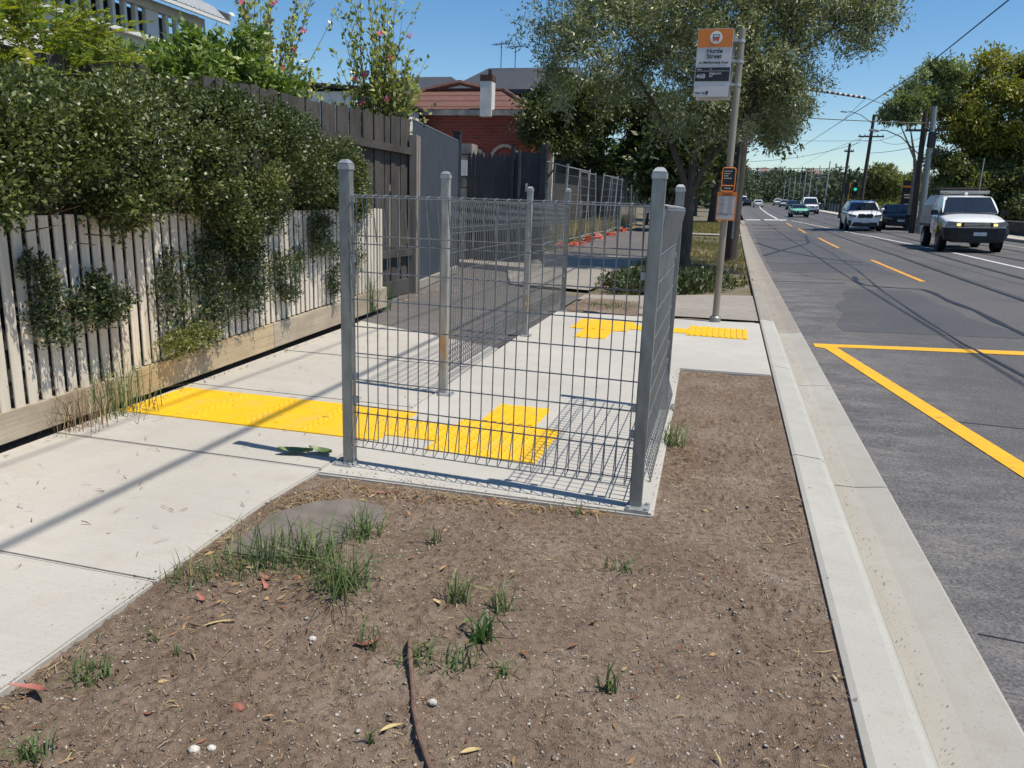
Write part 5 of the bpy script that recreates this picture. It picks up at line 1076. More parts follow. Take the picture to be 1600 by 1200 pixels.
pole('brown timber pole with crossarm and lamp arm, left of the twin poles', 9.13, 45.5, 6.1, .16, 'pole_wood', -.2, arms=((5.15, 1.75),), lamp=(3.9, -2.1, 1.25))
pole('grey steel pole, right of the twin poles', 9.42, 45.2, 6.3, .17, 'galv', -.15, clutter=True)
pole('thin white pole standing in front of the golden green tree', 12.35, 47, 3.9, .04, 'galv_light', 0, 'metal_pole', 'pole')
pole('dark pole with one crossarm and a long lamp arm above the white car', 9.9, 70, 8.3, .16, 'pole_wood', .15, arms=((6.6, 1.9),), lamp=(7.6, -2.0, .9))
pole('bare timber pole left of the traffic lights', 9.4, 78, 6.6, .15, 'pole_wood', .1, arms=((5.9, .8),))
for i, (px, lab) in enumerate(((15.15, 'rightmost and tallest of the row of far tram poles'), (13.62, 'second tram pole from the right in the far row'), (12.4, 'third tram pole from the right in the far row'), (11.48, 'fourth tram pole from the right in the far row'), (10.66, 'fifth tram pole from the right in the far row'), (9.83, 'sixth tram pole from the right in the far row'), (8.98, 'seventh tram pole from the right in the far row'), (8.2, 'leftmost tram pole of the far row'))):
    k = 1 + .13 * i; y = 128 * k
    pole(lab, px / 150 * y * 1.01, y, 7.3, .11, 'galv_light', .1, 'tram_pole', 'tram pole', lamp=(4.6 if i % 3 == 0 else 7.0, -.9, .3) if i % 2 == 0 else None, group='row of tram poles along the far right kerb')
pole('far street lamp with a low lamp above the mint car', 12.6, 190, 6.5, .08, 'galv_light', 0, 'street_lamp', 'street lamp', lamp=(6.2, -1.6, .3))
# traffic light
zz = zr(9.8, 75); o = thing('traffic_light', 'traffic light with black housings, one showing green, beside the white car', 'traffic light', (9.6, 75, zz))
MB().tube([(9.55, 75, zz), (9.55, 75, zz + 3.1)], .07, 10).build('pole', 'straw' if False else 'orange_line', o, smooth=True)
MB().tube([(10.0, 75, zz), (10.0, 75, zz + 3.0)], .06, 10).build('pole', 'dark_trim', o, smooth=True)
h1_ = MB().box((9.32, 75, zz + 2.6), (.38, .3, 1.0)).build('lamp_housing', 'dark_trim', o, bevel=.03); h2_ = MB().box((10.0, 74.9, zz + 2.55), (.42, .3, 1.25)).build('lamp_housing', 'dark_trim', o, bevel=.03)
m = MB()
for z in (2.9, 2.55, 2.2): m.lathe([(.16, 0), (.17, -.2), (.155, -.2), (.15, 0)], (10.0, 74.74, zz + z), 'y', 12)
m.build('visor', 'dark_trim', h2_)
gl = bpy.data.materials.new('green_signal'); gl.use_nodes = True; b = gl.node_tree.nodes['Principled BSDF']; b.inputs['Emission Color'].default_value = (.05, .9, .55, 1); b.inputs['Emission Strength'].default_value = .55; b.inputs['Base Color'].default_value = (.02, .3, .2, 1)
MB().lathe([(1e-4, -.02), (.14, -.02), (.14, 0), (1e-4, 0)], (10.0, 74.735, zz + 2.55), 'y', 14).build('green_lamp', gl, h2_)
# ---------------------------------------------------------------- overhead wires
def wire(label, pts, r, sag=0.0, mat='black', name='overhead_wire', n=14):
    P = []
    for a, b in zip(pts[:-1], pts[1:]):
        a, b = Vector(a), Vector(b)
        for i in range(n): t = i / n; P.append(a.lerp(b, t) - Vector((0, 0, sag * 4 * t * (1 - t))))
    P.append(Vector(pts[-1])); return tag(MB().tube(P, r, 5).build(name, mat), label, 'wire')
wire('tram contact wire running along the road to the top right corner', [(5.25, -5, 6.0), (5.3, 20.4, 5.9), (5.3, 28.4, 5.82), (5.35, 49, 6.45), (5.4, 82, 7.4), (5.6, 152, 8.6), (6.5, 210, 9.5)], .017, n=4)
wire('second tram contact wire nearer the right hand poles', [(8.2, -5, 6.0), (8.25, 25, 5.85), (8.3, 50, 6.4), (8.4, 82, 7.4), (8.7, 152, 8.6), (9.6, 210, 9.5)], .012, n=4)
wire('bundled power cable passing over the footpath to the thick timber pole', [(1.5, -12, 7.1), (-.02, 19.6, 6.7)], .021, .35, n=24)
wire('thin service wire beside the bundled power cable over the footpath', [(.95, -12, 7.5), (-.3, 19.6, 7.3)], .010, .3, n=24)
wire('span wire carrying the striped tube across the road', [(-.1, 40, 7.35), (2.5, 40, 6.94), (5.3, 40, 6.51), (8.9, 45.4, 6.2)], .012)
wire('diagonal stay from the striped tube down to the tram wire', [(5.3, 40.05, 6.5), (4.9, 43.5, 6.0)], .010)
wire('level cross span from the olive to the pale eucalyptus', [(-2, 45, 6.38), (3, 45, 6.2), (9.0, 45.4, 6.0)], .022, .02)
wire('upper thin cross span behind the lamp pole', [(-2, 70, 7.3), (9.9, 70, 7.25)], .014, .1)
wire('drooping cable from the crossarm towards the olive', [(-1, 72, 5.6), (9.3, 70, 7.1)], .016, .5)
wire('bracket span with hangers over the tram tracks', [(-1, 76, 5.2), (7.2, 76, 5.35), (9.45, 78, 5.6)], .025)
wire('left hanger of the bracket span', [(3.9, 76, 5.25), (3.95, 76, 4.3)], .015); wire('right hanger of the bracket span', [(7.2, 76, 5.35), (7.0, 76.2, 4.4)], .02)
wire('low thin span across the far road', [(-1, 90, 5.4), (10, 90, 5.7)], .014)
wire('lower faint span near the far tram poles', [(-2, 128, 6.3), (13.0, 128, 7.3)], .018, .2)
wire('cable sloping from the crossarm of the twin poles to the far pole', [(8.3, 45.4, 5.7), (9.1, 70, 7.3)], .014, .3); wire('second cable sloping between the crossarms', [(9.5, 45.4, 5.7), (10.7, 70, 7.3)], .014, .5)
wire('power line from the far lamp pole crossarm to the bare timber pole', [(9.4, 70, 7.4), (9.1, 78, 6.9)], .012); wire('cable from the striped tube pole to the brown timber pole', [(9.9, 70, 6.3), (8.9, 45.5, 4.9)], .016, .1)
o = thing('striped_tube', 'black and white banded insulating tube on the span wire', 'cable cover', (3.9, 40, 6.7)); a, b = Vector((2.3, 40, 6.97)), Vector((5.28, 40, 6.515)); mk, mw = MB(), MB(); N_ = 26
for i in range(N_): (mk if i % 2 else mw).tube([a.lerp(b, i / N_), a.lerp(b, (i + 1) / N_)], .058, 8)
mk.build('black_bands', 'black', o); mw.build('white_bands', 'white', o)

# ================================================================ far hillside
xs = np.arange(-260, 420, 12.); ys = np.arange(215, 720, 14.)
MT['far_roof'] = M('faded_tile_roof', (.22, .16, .14), .9)
zh = lambda X, Y: rise(np.minimum(Y, 215)) - .3 + np.clip((Y - 225) / 230, 0, 1) ** .8 * (11.5 + 4.5 * fbm(X, Y, .012, 3, 60)) * (.35 + .65 * np.clip(np.abs(X - 4) / 25 + (Y - 240) / 160, 0, 1))
V, F = grid(xs, ys, zh); struct(npmesh('hill', V, F, 'hill', smooth=True))
def far_mass(name, n, X0, X1, Y0, Y1, R0, R1, L):
    bl = []
    for _ in range(n):
        y = random.uniform(Y0, Y1); x = random.uniform(X0, X1) * y / 300
        if -3 < x < 13 and y < 236: continue
        if x < 15 and x > 1 and y < 252: continue
        r = random.uniform(R0, R1); z = float(zh(np.array(x), np.array(y))) if y > 215 else zs(y)
        bl.append((x, y, z + r * .8, r, r, r * 1.0)); 
        if random.random() < .5: bl.append((x + r * .5, y, z + r * 1.6, r * .6, r * .6, r * .55))
    P, d = blob_points(bl, n * 105, .35); tb = np.clip(.5 + .9 * (fbm(P[:, 0], P[:, 1], .06, 2, 7) - .5) * 2 + .1 * rng.normal(size=len(P)), 0, 1)
    V, F, T = sprigs(P, unit(d + [0, 0, .3]), 3, .5, L, L * .6, .8, tb, .2); return struct(npmesh(name, V, F, 'far_trees', T), 'stuff')
far_mass('treeline', 420, -75, 110, 250, 470, 2.0, 4.0, .95)
far_mass('treeline', 90, -70, 120, 470, 560, 3.5, 6, 1.8)
far_mass('treeline', 46, 16, 40, 120, 240, 1.6, 3.0, .8)
far_mass('treeline', 40, -40, -4, 110, 250, 2.0, 3.4, .8)
for i, (x, y, w, lab) in enumerate(((4, 420, 6, 'pink tiled house roof high on the far hill'), (12, 400, 5, 'second pale tiled house roof on the far hill, right of the first'), (28, 330, 7, 'small pale house low among the far hillside trees'))):
    z = float(zh(np.array(float(x)), np.array(float(y)))) + 4.2; o = thing('hillside_house', lab, 'house', (x, y, z)); MB().box((x, y, z - .5), (w, 6, 5)).build('wall', 'render_white', o)
    MB().add([(x - w / 2 - .4, y - 3.4, z + 2), (x + w / 2 + .4, y - 3.4, z + 2), (x + w / 2 + .4, y + 3.4, z + 2), (x - w / 2 - .4, y + 3.4, z + 2), (x - w / 4, y, z + 4), (x + w / 4, y, z + 4)], [(0, 1, 5, 4), (1, 2, 5), (2, 3, 4, 5), (3, 0, 4)]).build('roof', 'far_roof', o)

# ================================================================ vehicles (front faces -Y in local space)
def paint(name, c, rough=.25):
    m = bpy.data.materials.new(name); m.use_nodes = True; b = m.node_tree.nodes['Principled BSDF']; b.inputs['Base Color'].default_value = c + (1,); b.inputs['Roughness'].default_value = rough; b.inputs['Coat Weight'].default_value = .35; b.inputs['Coat Roughness'].default_value = .06
    n = m.node_tree.nodes.new('ShaderNodeTexNoise'); n.inputs['Scale'].default_value = 3; r = m.node_tree.nodes.new('ShaderNodeMapRange'); r.inputs[3].default_value = rough * .8; r.inputs[4].default_value = rough * 1.3
    m.node_tree.links.new(n.outputs['Fac'], r.inputs[0]); m.node_tree.links.new(r.outputs[0], b.inputs['Roughness']); return m
MT['p_white'] = paint('white_car_paint', (.74, .75, .75)); MT['p_dark'] = paint('dark_car_paint', (.009, .011, .012), .45); MT['p_dark'].node_tree.nodes['Principled BSDF'].inputs['Coat Weight'].default_value = .05; MT['p_dark'].node_tree.nodes['Principled BSDF'].inputs['Specular IOR Level'].default_value = .25; MT['p_mint'] = paint('mint_car_paint', (.22, .58, .40)); MT['p_blue'] = paint('navy_car_paint', (.015, .025, .07)); MT['p_silver'] = paint('silver_car_paint', (.4, .41, .42))
MT['p_yellow'] = M('yellow_decal', (.60, .42, .02), .4); MT['lens'] = M('headlight_lens', (.20, .22, .25), .08, .3, spec=.8); MT['plate'] = M('number_plate', (.55, .56, .58), .4)
lampm = bpy.data.materials.new('lit_indicator'); lampm.use_nodes = True; b = lampm.node_tree.nodes['Principled BSDF']; b.inputs['Base Color'].default_value = (.9, .6, .2, 1); b.inputs['Emission Color'].default_value = (1, .62, .2, 1); b.inputs['Emission Strength'].default_value = 1.3
MT['red_lens'] = M('tail_lens', (.35, .02, .02), .2)
def ring(y, w, zb, zt, tuck=.9, crown=.03, sh=.10):
    h = zt - zb; P = [(-w * tuck, zb), (-w * .985, zb + .28 * h), (-w, zb + .55 * h), (-w * .985, zt - sh), (-w * .93, zt - .02), (-w * .6, zt + crown * .7), (0, zt + crown)]
    P = P + [(-x, z) for x, z in P[-2::-1]]; return [(x, y, z) for x, z in P]
def panel(mb, c4, inset, off, th=.006):
    """flat panel inset inside the quad c4 and set proud of it"""
    c = [Vector(p) for p in c4]; n = (c[1] - c[0]).cross(c[3] - c[0]).normalized(); m = sum(c, Vector()) / 4
    P = []
    for p in c: d = m - p; P.append(p + d.normalized() * inset * 1.3 + n * off)
    Q = [p + n * th for p in P]; mb.add(P + Q, [(0, 3, 2, 1), (4, 5, 6, 7), (0, 1, 5, 4), (1, 2, 6, 5), (2, 3, 7, 6), (3, 0, 4, 7)])
def wheels(o, w, ys, r, tw=.22, dual=False):
    for y in ys:
        for s in (-1, 1):
            x = s * (w - tw / 2 + .012); t = MB().lathe([(r * .62, -tw / 2), (r * .93, -tw / 2), (r, -tw / 2 + .04), (r, tw / 2 - .04), (r * .93, tw / 2), (r * .62, tw / 2)], (x, y, r), 'x', 20).build('wheel', 'rubber', o, smooth=True)
            m = MB(); m.lathe([(1e-4, s * (tw / 2 - .03)), (r * .2, s * (tw / 2 - .02)), (r * .6, s * (tw / 2 - .05)), (r * .64, s * (tw / 2 + .004))], (x, y, r), 'x', 16)
            for k in range(5): a = 2 * PI * k / 5; m.box((x + s * (tw / 2 - .02), y + .33 * r * math.cos(a), r + .33 * r * math.sin(a)), (.02, .07, .5 * r), rx=a - PI / 2)
            m.build('rim', 'chrome', t, smooth=False)
def arches(mb, w, ys, r):
    for y in ys:
        for s in (-1, 1): mb.lathe([(1e-4, 0), (r * 1.17, 0), (r * 1.17, .012), (1e-4, .012)], (s * (w - .004) - .006, y, r * 1.04), 'x', 20)
def make_car(label, cat, mat, L, Wd, Ht, belt, hood, pts, gh, r=.33, name='car', zb=.22, group=None, grille='wide', detail=True, rear=True, open_top=False):
    """pts: (y fraction of L from front, half width factor, z top); gh: greenhouse (y_base_front,y_top_front,y_top_rear,y_base_rear) fractions"""
    o = thing(name, label, cat, (0, 0, 0), group); w = Wd / 2; Y = lambda f: (f - .5) * L
    b = MB(); b.loft([ring(Y(f), w * wf, zbo, zt, crown=cr) for f, wf, zbo, zt, cr in pts]); b.build('body', mat, o, smooth=True, subsurf=2)
    wy = (Y(.185), Y(.80)); m = MB(); arches(m, w, wy, r); m.build('wheel_arch', 'dark_trim', o); wheels(o, w, wy, r)
    f0, f1, f2, f3 = gh; wb, wt = w * .93, w * .74
    bf, tf_, tr, br = [(Y(f0), belt), (Y(f1), Ht - .03), (Y(f2), Ht - .05), (Y(f3), belt)]
    c = lambda s, p, ww: (s * ww, p[0], p[1])
    if not open_top:
        m = MB(); rings = []
        for p, ww in ((bf, wb), (tf_, wt), (((tf_[0] + tr[0]) / 2, Ht), wt * 1.0), (tr, wt), (br, wb)): rings.append(p)
        n = 7; side = [bf, tf_, ((tf_[0] + tr[0]) / 2, Ht), tr, br]; wds = [wb, wt, wt, wt, wb]
        V_ = []; 
        for (y, z), ww in zip(side, wds): k = .04 if z >= Ht else (.012 if z > belt + .1 else .004); V_.append([(-ww, y, z), (-ww * .82, y, z + k * .7), (0, y, z + k), (ww * .82, y, z + k * .7), (ww, y, z)])
        m.loft(V_, False, False)
        for s in (0, -1):
            o_ = len(m.v); m.add([V_[i][s] for i in range(5)], [(0, 1, 2, 3, 4)])
        m.build('cabin', mat, o, smooth=True, subsurf=2)
    up_ = lambda a, b: (a[0] + (b[0] - a[0]) * .90, a[1] + (b[1] - a[1]) * .90)
    tg, rg = up_(bf, tf_), up_(br, tr)
    g = MB(); panel(g, [c(-1, bf, wb * .98), c(1, bf, wb * .98), c(1, tg, wt * .99), c(-1, tg, wt * .99)], .055, .012); g.build('windscreen', 'glass', o)
    if open_top:
        m = MB(); m.tube([c(-1, bf, wb * .95), c(-1, tf_, wt), c(1, tf_, wt), c(1, bf, wb * .95)], .03, 6); m.build('windscreen_frame', 'chrome', o)
        m = MB(); m.box((-.35, .1 * L, belt + .1), (.5, .15, .55)); m.box((.35, .1 * L, belt + .1), (.5, .15, .55)); m.build('seat', 'dark_trim', o, bevel=.04)
    else:
        if rear: g = MB(); panel(g, [c(1, br, wb * .98), c(-1, br, wb * .98), c(-1, rg, wt * .99), c(1, rg, wt * .99)], .06, .012); g.build('rear_window', 'glass', o)
        for s in (-1, 1):
            y1, y2 = bf[0] + .12, br[0] - .12; ym = (y1 + y2) / 2 + .05; t1, t2 = tf_[0] + .06, tr[0] - .06; tm = (t1 + t2) / 2 + .05
            for (a, b_, ta, tb) in ((y1, ym, t1, tm), (ym, y2, tm, t2)):
                q = [(s * wb, b_, belt), (s * wb, a, belt), (s * (wt + .02), ta, Ht - .10), (s * (wt + .02), tb, Ht - .10)]
                if s < 0: q = [q[1], q[0], q[3], q[2]]
                g = MB(); panel(g, q, .05, .008); g.build('side_window', 'glass', o)
    if detail:
        yf = Y(0); hz = hood
        m = MB()
        if grille == 'kidney':
            for s in (-1, 1): m.xprism(rrect(s * .195, hz - .16, .385, .22, .08), 'y', yf - .035, yf + .05)
        else: m.box((0, yf - .0, hz - .17), (Wd * .42, .06, .14))
        m.build('grille', 'dark_trim', o, bevel=.01)
        for s in (-1, 1):
            q = MB(); q.xprism([(s * w * .48, hz - .13), (s * w * .93, hz - .05), (s * w * .93, hz - .17), (s * w * .5, hz - .22)], 'y', yf - .012, yf + .16); q.build('headlight', 'lens', o)
        m = MB(); m.xprism([(-w * .62, zb + .27), (w * .62, zb + .27), (w * .72, zb + .1), (w * .6, zb + .03), (-w * .6, zb + .03), (-w * .72, zb + .1)], 'y', yf - .02, yf + .06)
        for s in (-1, 1): m.xprism([(s * w * .74, zb + .34), (s * w * .92, zb + .38), (s * w * .88, zb + .12), (s * w * .78, zb + .12)], 'y', yf - .0, yf + .12)
        m.build('air_intake', 'dark_trim', o); MB().box((0, yf - .035, zb + .30), (.38, .02, .12)).build('number_plate', 'plate', o)
        for s in (-1, 1):
            q = MB(); q.sphere((s * (w + .09), bf[0] + .38, belt + .08), .1, 10, (1.0, .7, .75)); q.tube([(s * (w - .06), bf[0] + .4, belt + .02), (s * (w + .08), bf[0] + .38, belt + .06)], .025, 6); q.build('mirror', mat, o, smooth=True)
        for s in (-1, 1):
            q = MB(); q.box((s * w * .82, Y(1) - .01, belt - .12), (w * .3, .06, .12)); q.build('tail_light', 'red_lens', o)
    return o
def place(o, x, y, yaw=0.0):
    o.location = (x, y, zr(x, y) + .004); o.rotation_euler = (math.atan(.018 / (1 + math.exp(-(y - 25) / 8))) * math.cos(yaw), -.025 * (x < 9.8) * math.cos(yaw), yaw); return o
suvp = [(0, .72, .30, .72, 0), (.012, .84, .24, .86, .01), (.05, .94, .22, 1.0, .03), (.16, 1.0, .21, 1.06, .045), (.29, 1, .21, 1.10, .04), (.5, 1, .21, 1.12, 0), (.85, 1, .22, 1.12, 0), (.96, .95, .26, 1.08, 0), (1, .85, .36, .98, 0)]
suv = make_car('white compact SUV with black twin grille driving towards the camera', 'car', 'p_white', 4.5, 1.86, 1.64, 1.10, 1.0, suvp, (.26, .40, .86, .97), .36, grille='kidney')
m = MB()
for s in (-1, 1): m.tube([(s * .66, -.55, 1.66), (s * .66, .2, 1.70), (s * .66, 1.2, 1.66)], .02, 6)
m.build('roof_rail', 'dark_trim', suv); place(suv, 7.05, 49.0, -.03)
sedp = [(0, .74, .30, .60, 0), (.012, .86, .22, .70, .01), (.06, .95, .19, .79, .03), (.18, 1, .18, .88, .04), (.30, 1, .18, .93, .04), (.5, 1, .18, .95, 0), (.80, 1, .19, .97, 0), (.95, .95, .24, .95, .02), (1, .86, .34, .85, 0)]
place(make_car('black low sedan following beside the white SUV', 'car', 'p_dark', 4.6, 1.82, 1.42, .93, .79, sedp, (.29, .43, .70, .86), .33), 9.45, 52.2, -.04)
place(make_car('mint green open top classic car coming down the middle lane', 'car', 'p_mint', 4.0, 1.62, 1.22, .84, .74, [(0, .8, .28, .55, 0), (.03, .92, .22, .70, .02), (.16, 1, .2, .78, .04), (.32, 1, .2, .82, .03), (.55, 1, .2, .82, 0), (.75, 1, .2, .82, .02), (.97, .9, .26, .72, .02), (1, .8, .32, .6, 0)], (.33, .43, .6, .8), .30, open_top=True), 6.1, 82, .02)
place(make_car('white box fronted van behind the mint green car', 'van', 'p_white', 4.8, 1.85, 1.9, 1.12, 1.02, suvp, (.2, .30, .95, .985), .34, name='van'), 8.4, 98, 0)
place(make_car('navy blue car in the far oncoming queue', 'car', 'p_blue', 4.4, 1.8, 1.45, .95, .8, sedp, (.28, .42, .74, .90), .32), 8.9, 134, 0)
place(make_car('small white hatchback ahead of the navy car in the far queue', 'car', 'p_silver', 4.2, 1.75, 1.48, .95, .8, sedp, (.27, .40, .80, .95), .32), 9.7, 170, 0)
place(make_car('farthest oncoming white SUV near the foot of the hill', 'car', 'p_white', 4.6, 1.85, 1.66, 1.1, 1.0, suvp, (.26, .40, .86, .97), .36), 10.1, 205, 0)
place(make_car('white hatchback driving away on the left side of the road', 'car', 'p_white', 4.2, 1.78, 1.46, .95, .8, sedp, (.27, .40, .80, .95), .32), 4.5, 165, PI)
place(make_car('dark hatchback stopped at the left kerb beyond the crossing', 'car', 'p_dark', 4.2, 1.78, 1.5, .95, .8, sedp, (.27, .40, .80, .95), .32), 2.6, 180, PI)
place(make_car('tall white van parked at the left kerb beyond the dark hatchback', 'van', 'p_white', 5.2, 1.95, 2.3, 1.2, 1.05, suvp, (.15, .24, .96, .99), .36, name='van'), 1.9, 196, PI)
# white utility truck with aluminium canopy
o = thing('utility_truck', 'white work truck with silver canopy, black bull bar and yellow side stripe', 'truck', (0, 0, 0)); L, Wd = 5.2, 1.86; w = Wd / 2; Y = lambda f: (f - .5) * L
trp = [(0, .80, .42, .91, 0), (.010, .88, .40, .975, .02), (.03, .94, .36, 1.02, .04), (.07, .98, .34, 1.06, .055), (.16, 1.0, .34, 1.13, .06), (.25, 1, .34, 1.20, .04), (.40, 1, .34, 1.23, 0), (.545, 1, .36, 1.23, 0), (.55, .98, .4, 1.2, 0)]
MB().loft([ring(Y(f), w * a, b_, c, tuck=.92, crown=d) for f, a, b_, c, d in trp]).build('body', 'p_white', o, smooth=True, subsurf=2)
belt, Ht = 1.21, 1.80; wb, wt = w * .95, w * .78; side = [(Y(.235), belt), (Y(.355), Ht - .03), (Y(.44), Ht), (Y(.53), Ht - .03), (Y(.55), belt)]; wds = [wb, wt, wt, wt, wb]; m = MB(); V_ = []
for (y, z), ww in zip(side, wds): k = .04 if z >= Ht else (.012 if z > belt + .1 else .004); V_.append([(-ww, y, z), (-ww * .82, y, z + k * .7), (0, y, z + k), (ww * .82, y, z + k * .7), (ww, y, z)])
m.loft(V_, False, False)
for s in (0, -1): m.add([V_[i][s] for i in range(5)], [(0, 1, 2, 3, 4)])
m.build('cabin', 'p_white', o, smooth=True, subsurf=2)
g = MB(); panel(g, [(-wb * .98, side[0][0], belt), (wb * .98, side[0][0], belt), (wt * .98, side[1][0], Ht - .03), (-wt * .98, side[1][0], Ht - .03)], .05, .022); g.build('windscreen', 'glass', o)
for s in (-1, 1):
    q = [(s * wb, side[4][0] - .1, belt), (s * wb, side[0][0] + .15, belt), (s * wt, side[1][0] + .05, Ht - .05), (s * wt, side[3][0] - .08, Ht - .05)]
    if s < 0: q = [q[1], q[0], q[3], q[2]]
    g = MB(); panel(g, q, .05, .008); g.build('side_window', 'glass', o)
    q = MB(); q.box((s * (w + .12), Y(.27), 1.26), (.22, .12, .17)); q.build('mirror', 'black', o, bevel=.03)
    MB().xprism([(s * w * .46, .955), (s * w * .90, 1.0), (s * w * .95, .86), (s * w * .54, .81)], 'y', Y(0) - .014, Y(0) + .22).build('headlight', 'lens', o)
    MB().box((s * w * .56, Y(0) - .02, .885), (.11, .03, .08)).build('lit_lamp', lampm, o)
    MB().box((s * (w + .001), Y(.30), .62), (.012, .9, .13), ry=0).build('side_stripe', 'p_yellow', o); q = MB()
    ar = [(Y(.19) + .58 * math.cos(a), .40 + .58 * math.sin(a)) for a in np.linspace(.05 * PI, .8 * PI, 10)]; ai = [(Y(.19) + .46 * math.cos(a), .40 + .46 * math.sin(a)) for a in np.linspace(.8 * PI, .05 * PI, 10)]; q.xprism(ar + ai, 'x', s * (w + .004) - .006, s * (w + .004) + .006); q.build('arch_stripe', 'p_yellow', o)
    MB().box((s * (w + .004), Y(.40), .95), (.012, .62, .22)).build('door_decal', 'p_silver', o)
m = MB(); m.xprism([(-.42, .965), (.42, .965), (.47, .81), (-.47, .81)], 'y', Y(0) - .03, Y(0) + .05); m.build('grille', 'dark_trim', o)
m = MB(); [m.box((0, Y(0) - .035, z), (.76, .02, .016)) for z in (.85, .895, .94)]; m.box((0, Y(0) - .03, .80), (1.1, .03, .022)); m.build('grille_bar', 'chrome', o)
m = MB(); m.loft([[(-w * k, y, .79), (w * k, y, .79), (w * k * 1.01, y, .62), (w * k * .94, y, .40), (w * k * .7, y, .32), (-w * k * .7, y, .32), (-w * k * .94, y, .40), (-w * k * 1.01, y, .62)] for k, y in ((.62, Y(0) - .16), (.86, Y(0) - .12), (.99, Y(0) + .04), (1.012, Y(0) + .42))]); m.build('bumper', 'black', o, bevel=.012)
m = MB(); m.xprism([(-.55, .60), (.55, .60), (.45, .42), (-.45, .42)], 'y', Y(0) - .175, Y(0) - .15); m.build('air_intake', 'dark_trim', o)
MB().box((.08, Y(0) - .20, .60), (.37, .02, .11)).build('number_plate', 'plate', o)
wy = (Y(.19), Y(.77)); m = MB(); arches(m, w, wy[:1], .40); m.build('wheel_arch', 'dark_trim', o); wheels(o, w, wy, .385, .25)
for s in (-1, 1): MB().xprism([(Y(.25), .50), (Y(.262), .50), (Y(.275), 1.2), (Y(.263), 1.2)], 'x', s * (w - .012), s * (w + .003)).build('door_gap', 'dark_trim', o); MB().tube([(s * .45 - .3, side[0][0] - .02, belt + .03), (s * .45 + .25, side[0][0] + .02, belt + .06)], .012, 5).build('wiper', 'black', o)
m = MB(); m.box((0, Y(.78), .80), (Wd + .0, 2.25, .10)); m.box((0, Y(.78), .62), (.9, 2.2, .25)); m.build('tray', 'dark_trim', o)
m = MB(); [m.box((s * (w - .02), Y(.78), .97), (.04, 2.2, .25)) for s in (-1, 1)]; [m.box((s * (w + .004), Y(.78) + t, .97), (.02, .05, .24)) for s in (-1, 1) for t in (-.9, -.45, 0, .45, .9)]; m.build('drop_side', 'alloy', o)
m = MB(); m.loft([[(-w * .97, y, 1.10), (-w * .95, y, 1.50), (-w * .72, y, 1.86), (w * .72, y, 1.86), (w * .95, y, 1.50), (w * .97, y, 1.10)] for y in (Y(.585), Y(.99))]); m.build('canopy', 'alloy', o, bevel=.01)
m = MB()
for y in (Y(.60), Y(.78), Y(.97)): m.tube([(-.72, y, 1.86), (-.72, y, 2.08), (.72, y, 2.08), (.72, y, 1.86)], .025, 6)
for x in (-.72, -.35, 0, .35, .72): m.tube([(x, Y(.60), 2.09), (x, Y(.97), 2.09)], .02, 5)
m.build('ladder_rack', 'black', o); MB().tube([(-.66, Y(.36), 1.93), (-.66, Y(.5), 1.93)], .012, 5).build('rack_foot', 'black', o)
MB().tube([(-.80, Y(.46), 1.935), (.72, Y(.46), 1.935)], .055, 8).build('roof_bar', 'galv', o); MB().sphere((-.02, Y(.43), 1.88), .06, 8).build('beacon', 'white', o, smooth=True)
text('lettering', '132 020', (0, 0, 0), .01, 'dark_trim', o) if False else None
place(o, 7.75, 31.0, -.06)

# ================================================================ things lying in the foreground
o = MB(); o.prism([(-1.61, 2.46), (-1.52, 2.62), (-1.40, 2.69), (-1.24, 2.66), (-1.18, 2.52), (-1.235, 2.40), (-1.28, 2.20), (-1.42, 2.10), (-1.59, 2.10)], -.05, .008)
tag(o.build('paving_slab', 'stone_slab', bevel=.006), 'old grey paving slab sunk in the soil behind the long grass tuft', 'paving slab')
cp = [(-.758, 1.80, .012), (-.741, 1.747, .035), (-.72, 1.70, .03), (-.69, 1.641, .016), (-.655, 1.57, .012), (-.635, 1.523, .012), (-.578, 1.422, .014), (-.528, 1.354, .012), (-.47, 1.27, .01), (-.40, 1.15, .012)]
tag(MB().tube([(x, y, soil_z(x, y) + z) for x, y, z in cp], [.004, .0065] + [.0068] * 8, 8).build('root', M('brown_root', (.15, .095, .07), .7, var=.3, scale=40, bump=.4, bscale=80), smooth=True), 'long brown bare root running across the soil to the bottom of the view', 'root')
def tuft(label, x, y, n, h, w, sp, lean=.9, mat='grass', cat='grass tuft', tb=None):
    px = rng.normal(x, sp, n); py = rng.normal(y, sp * .8, n); P = np.column_stack([px, py, zsoil(px, py) - .004])
    V, F, T = blades(P, h, w, lean * 1.45, np.clip((.25 if tb is None else tb) + .25 * rng.normal(size=n), 0, 1)); return tag(npmesh('grass_tuft', V, F, mat, T), label, cat, 'grass tufts in the bare soil')
def tufts(label, spots, mat='grass'):
    parts = []
    for x, y, n, h, w, sp in spots:
        px = rng.normal(x, sp, n); py = rng.normal(y, sp * .8, n); parts.append(blades(np.column_stack([px, py, zsoil(px, py) - .004]), h, w, 1.4, np.clip(.28 + .28 * rng.normal(size=n), 0, 1)))
    V, F, T = merge(*parts); return tag(npmesh('grass_tuft', V, F, mat, T), label, 'grass tuft', 'grass tufts in the bare soil')
tufts('largest grass tuft, spreading along the front of the old paving slab', [(-1.40, 2.10, 80, .15, .0048, .065), (-1.30, 2.16, 55, .18, .0055, .05), (-1.50, 1.98, 70, .09, .0045, .055), (-1.55, 1.90, 50, .06, .0045, .045), (-1.22, 2.12, 34, .14, .005, .045), (-1.36, 2.05, 44, .07, .005, .07)])
tuft('dense round grass tuft just right of the slab tuft', -1.075, 1.985, 120, .13, .005, .035, 1.2)
tuft('thin grass tuft at the right hand corner of the old paving slab', -1.20, 2.40, 70, .12, .005, .035)
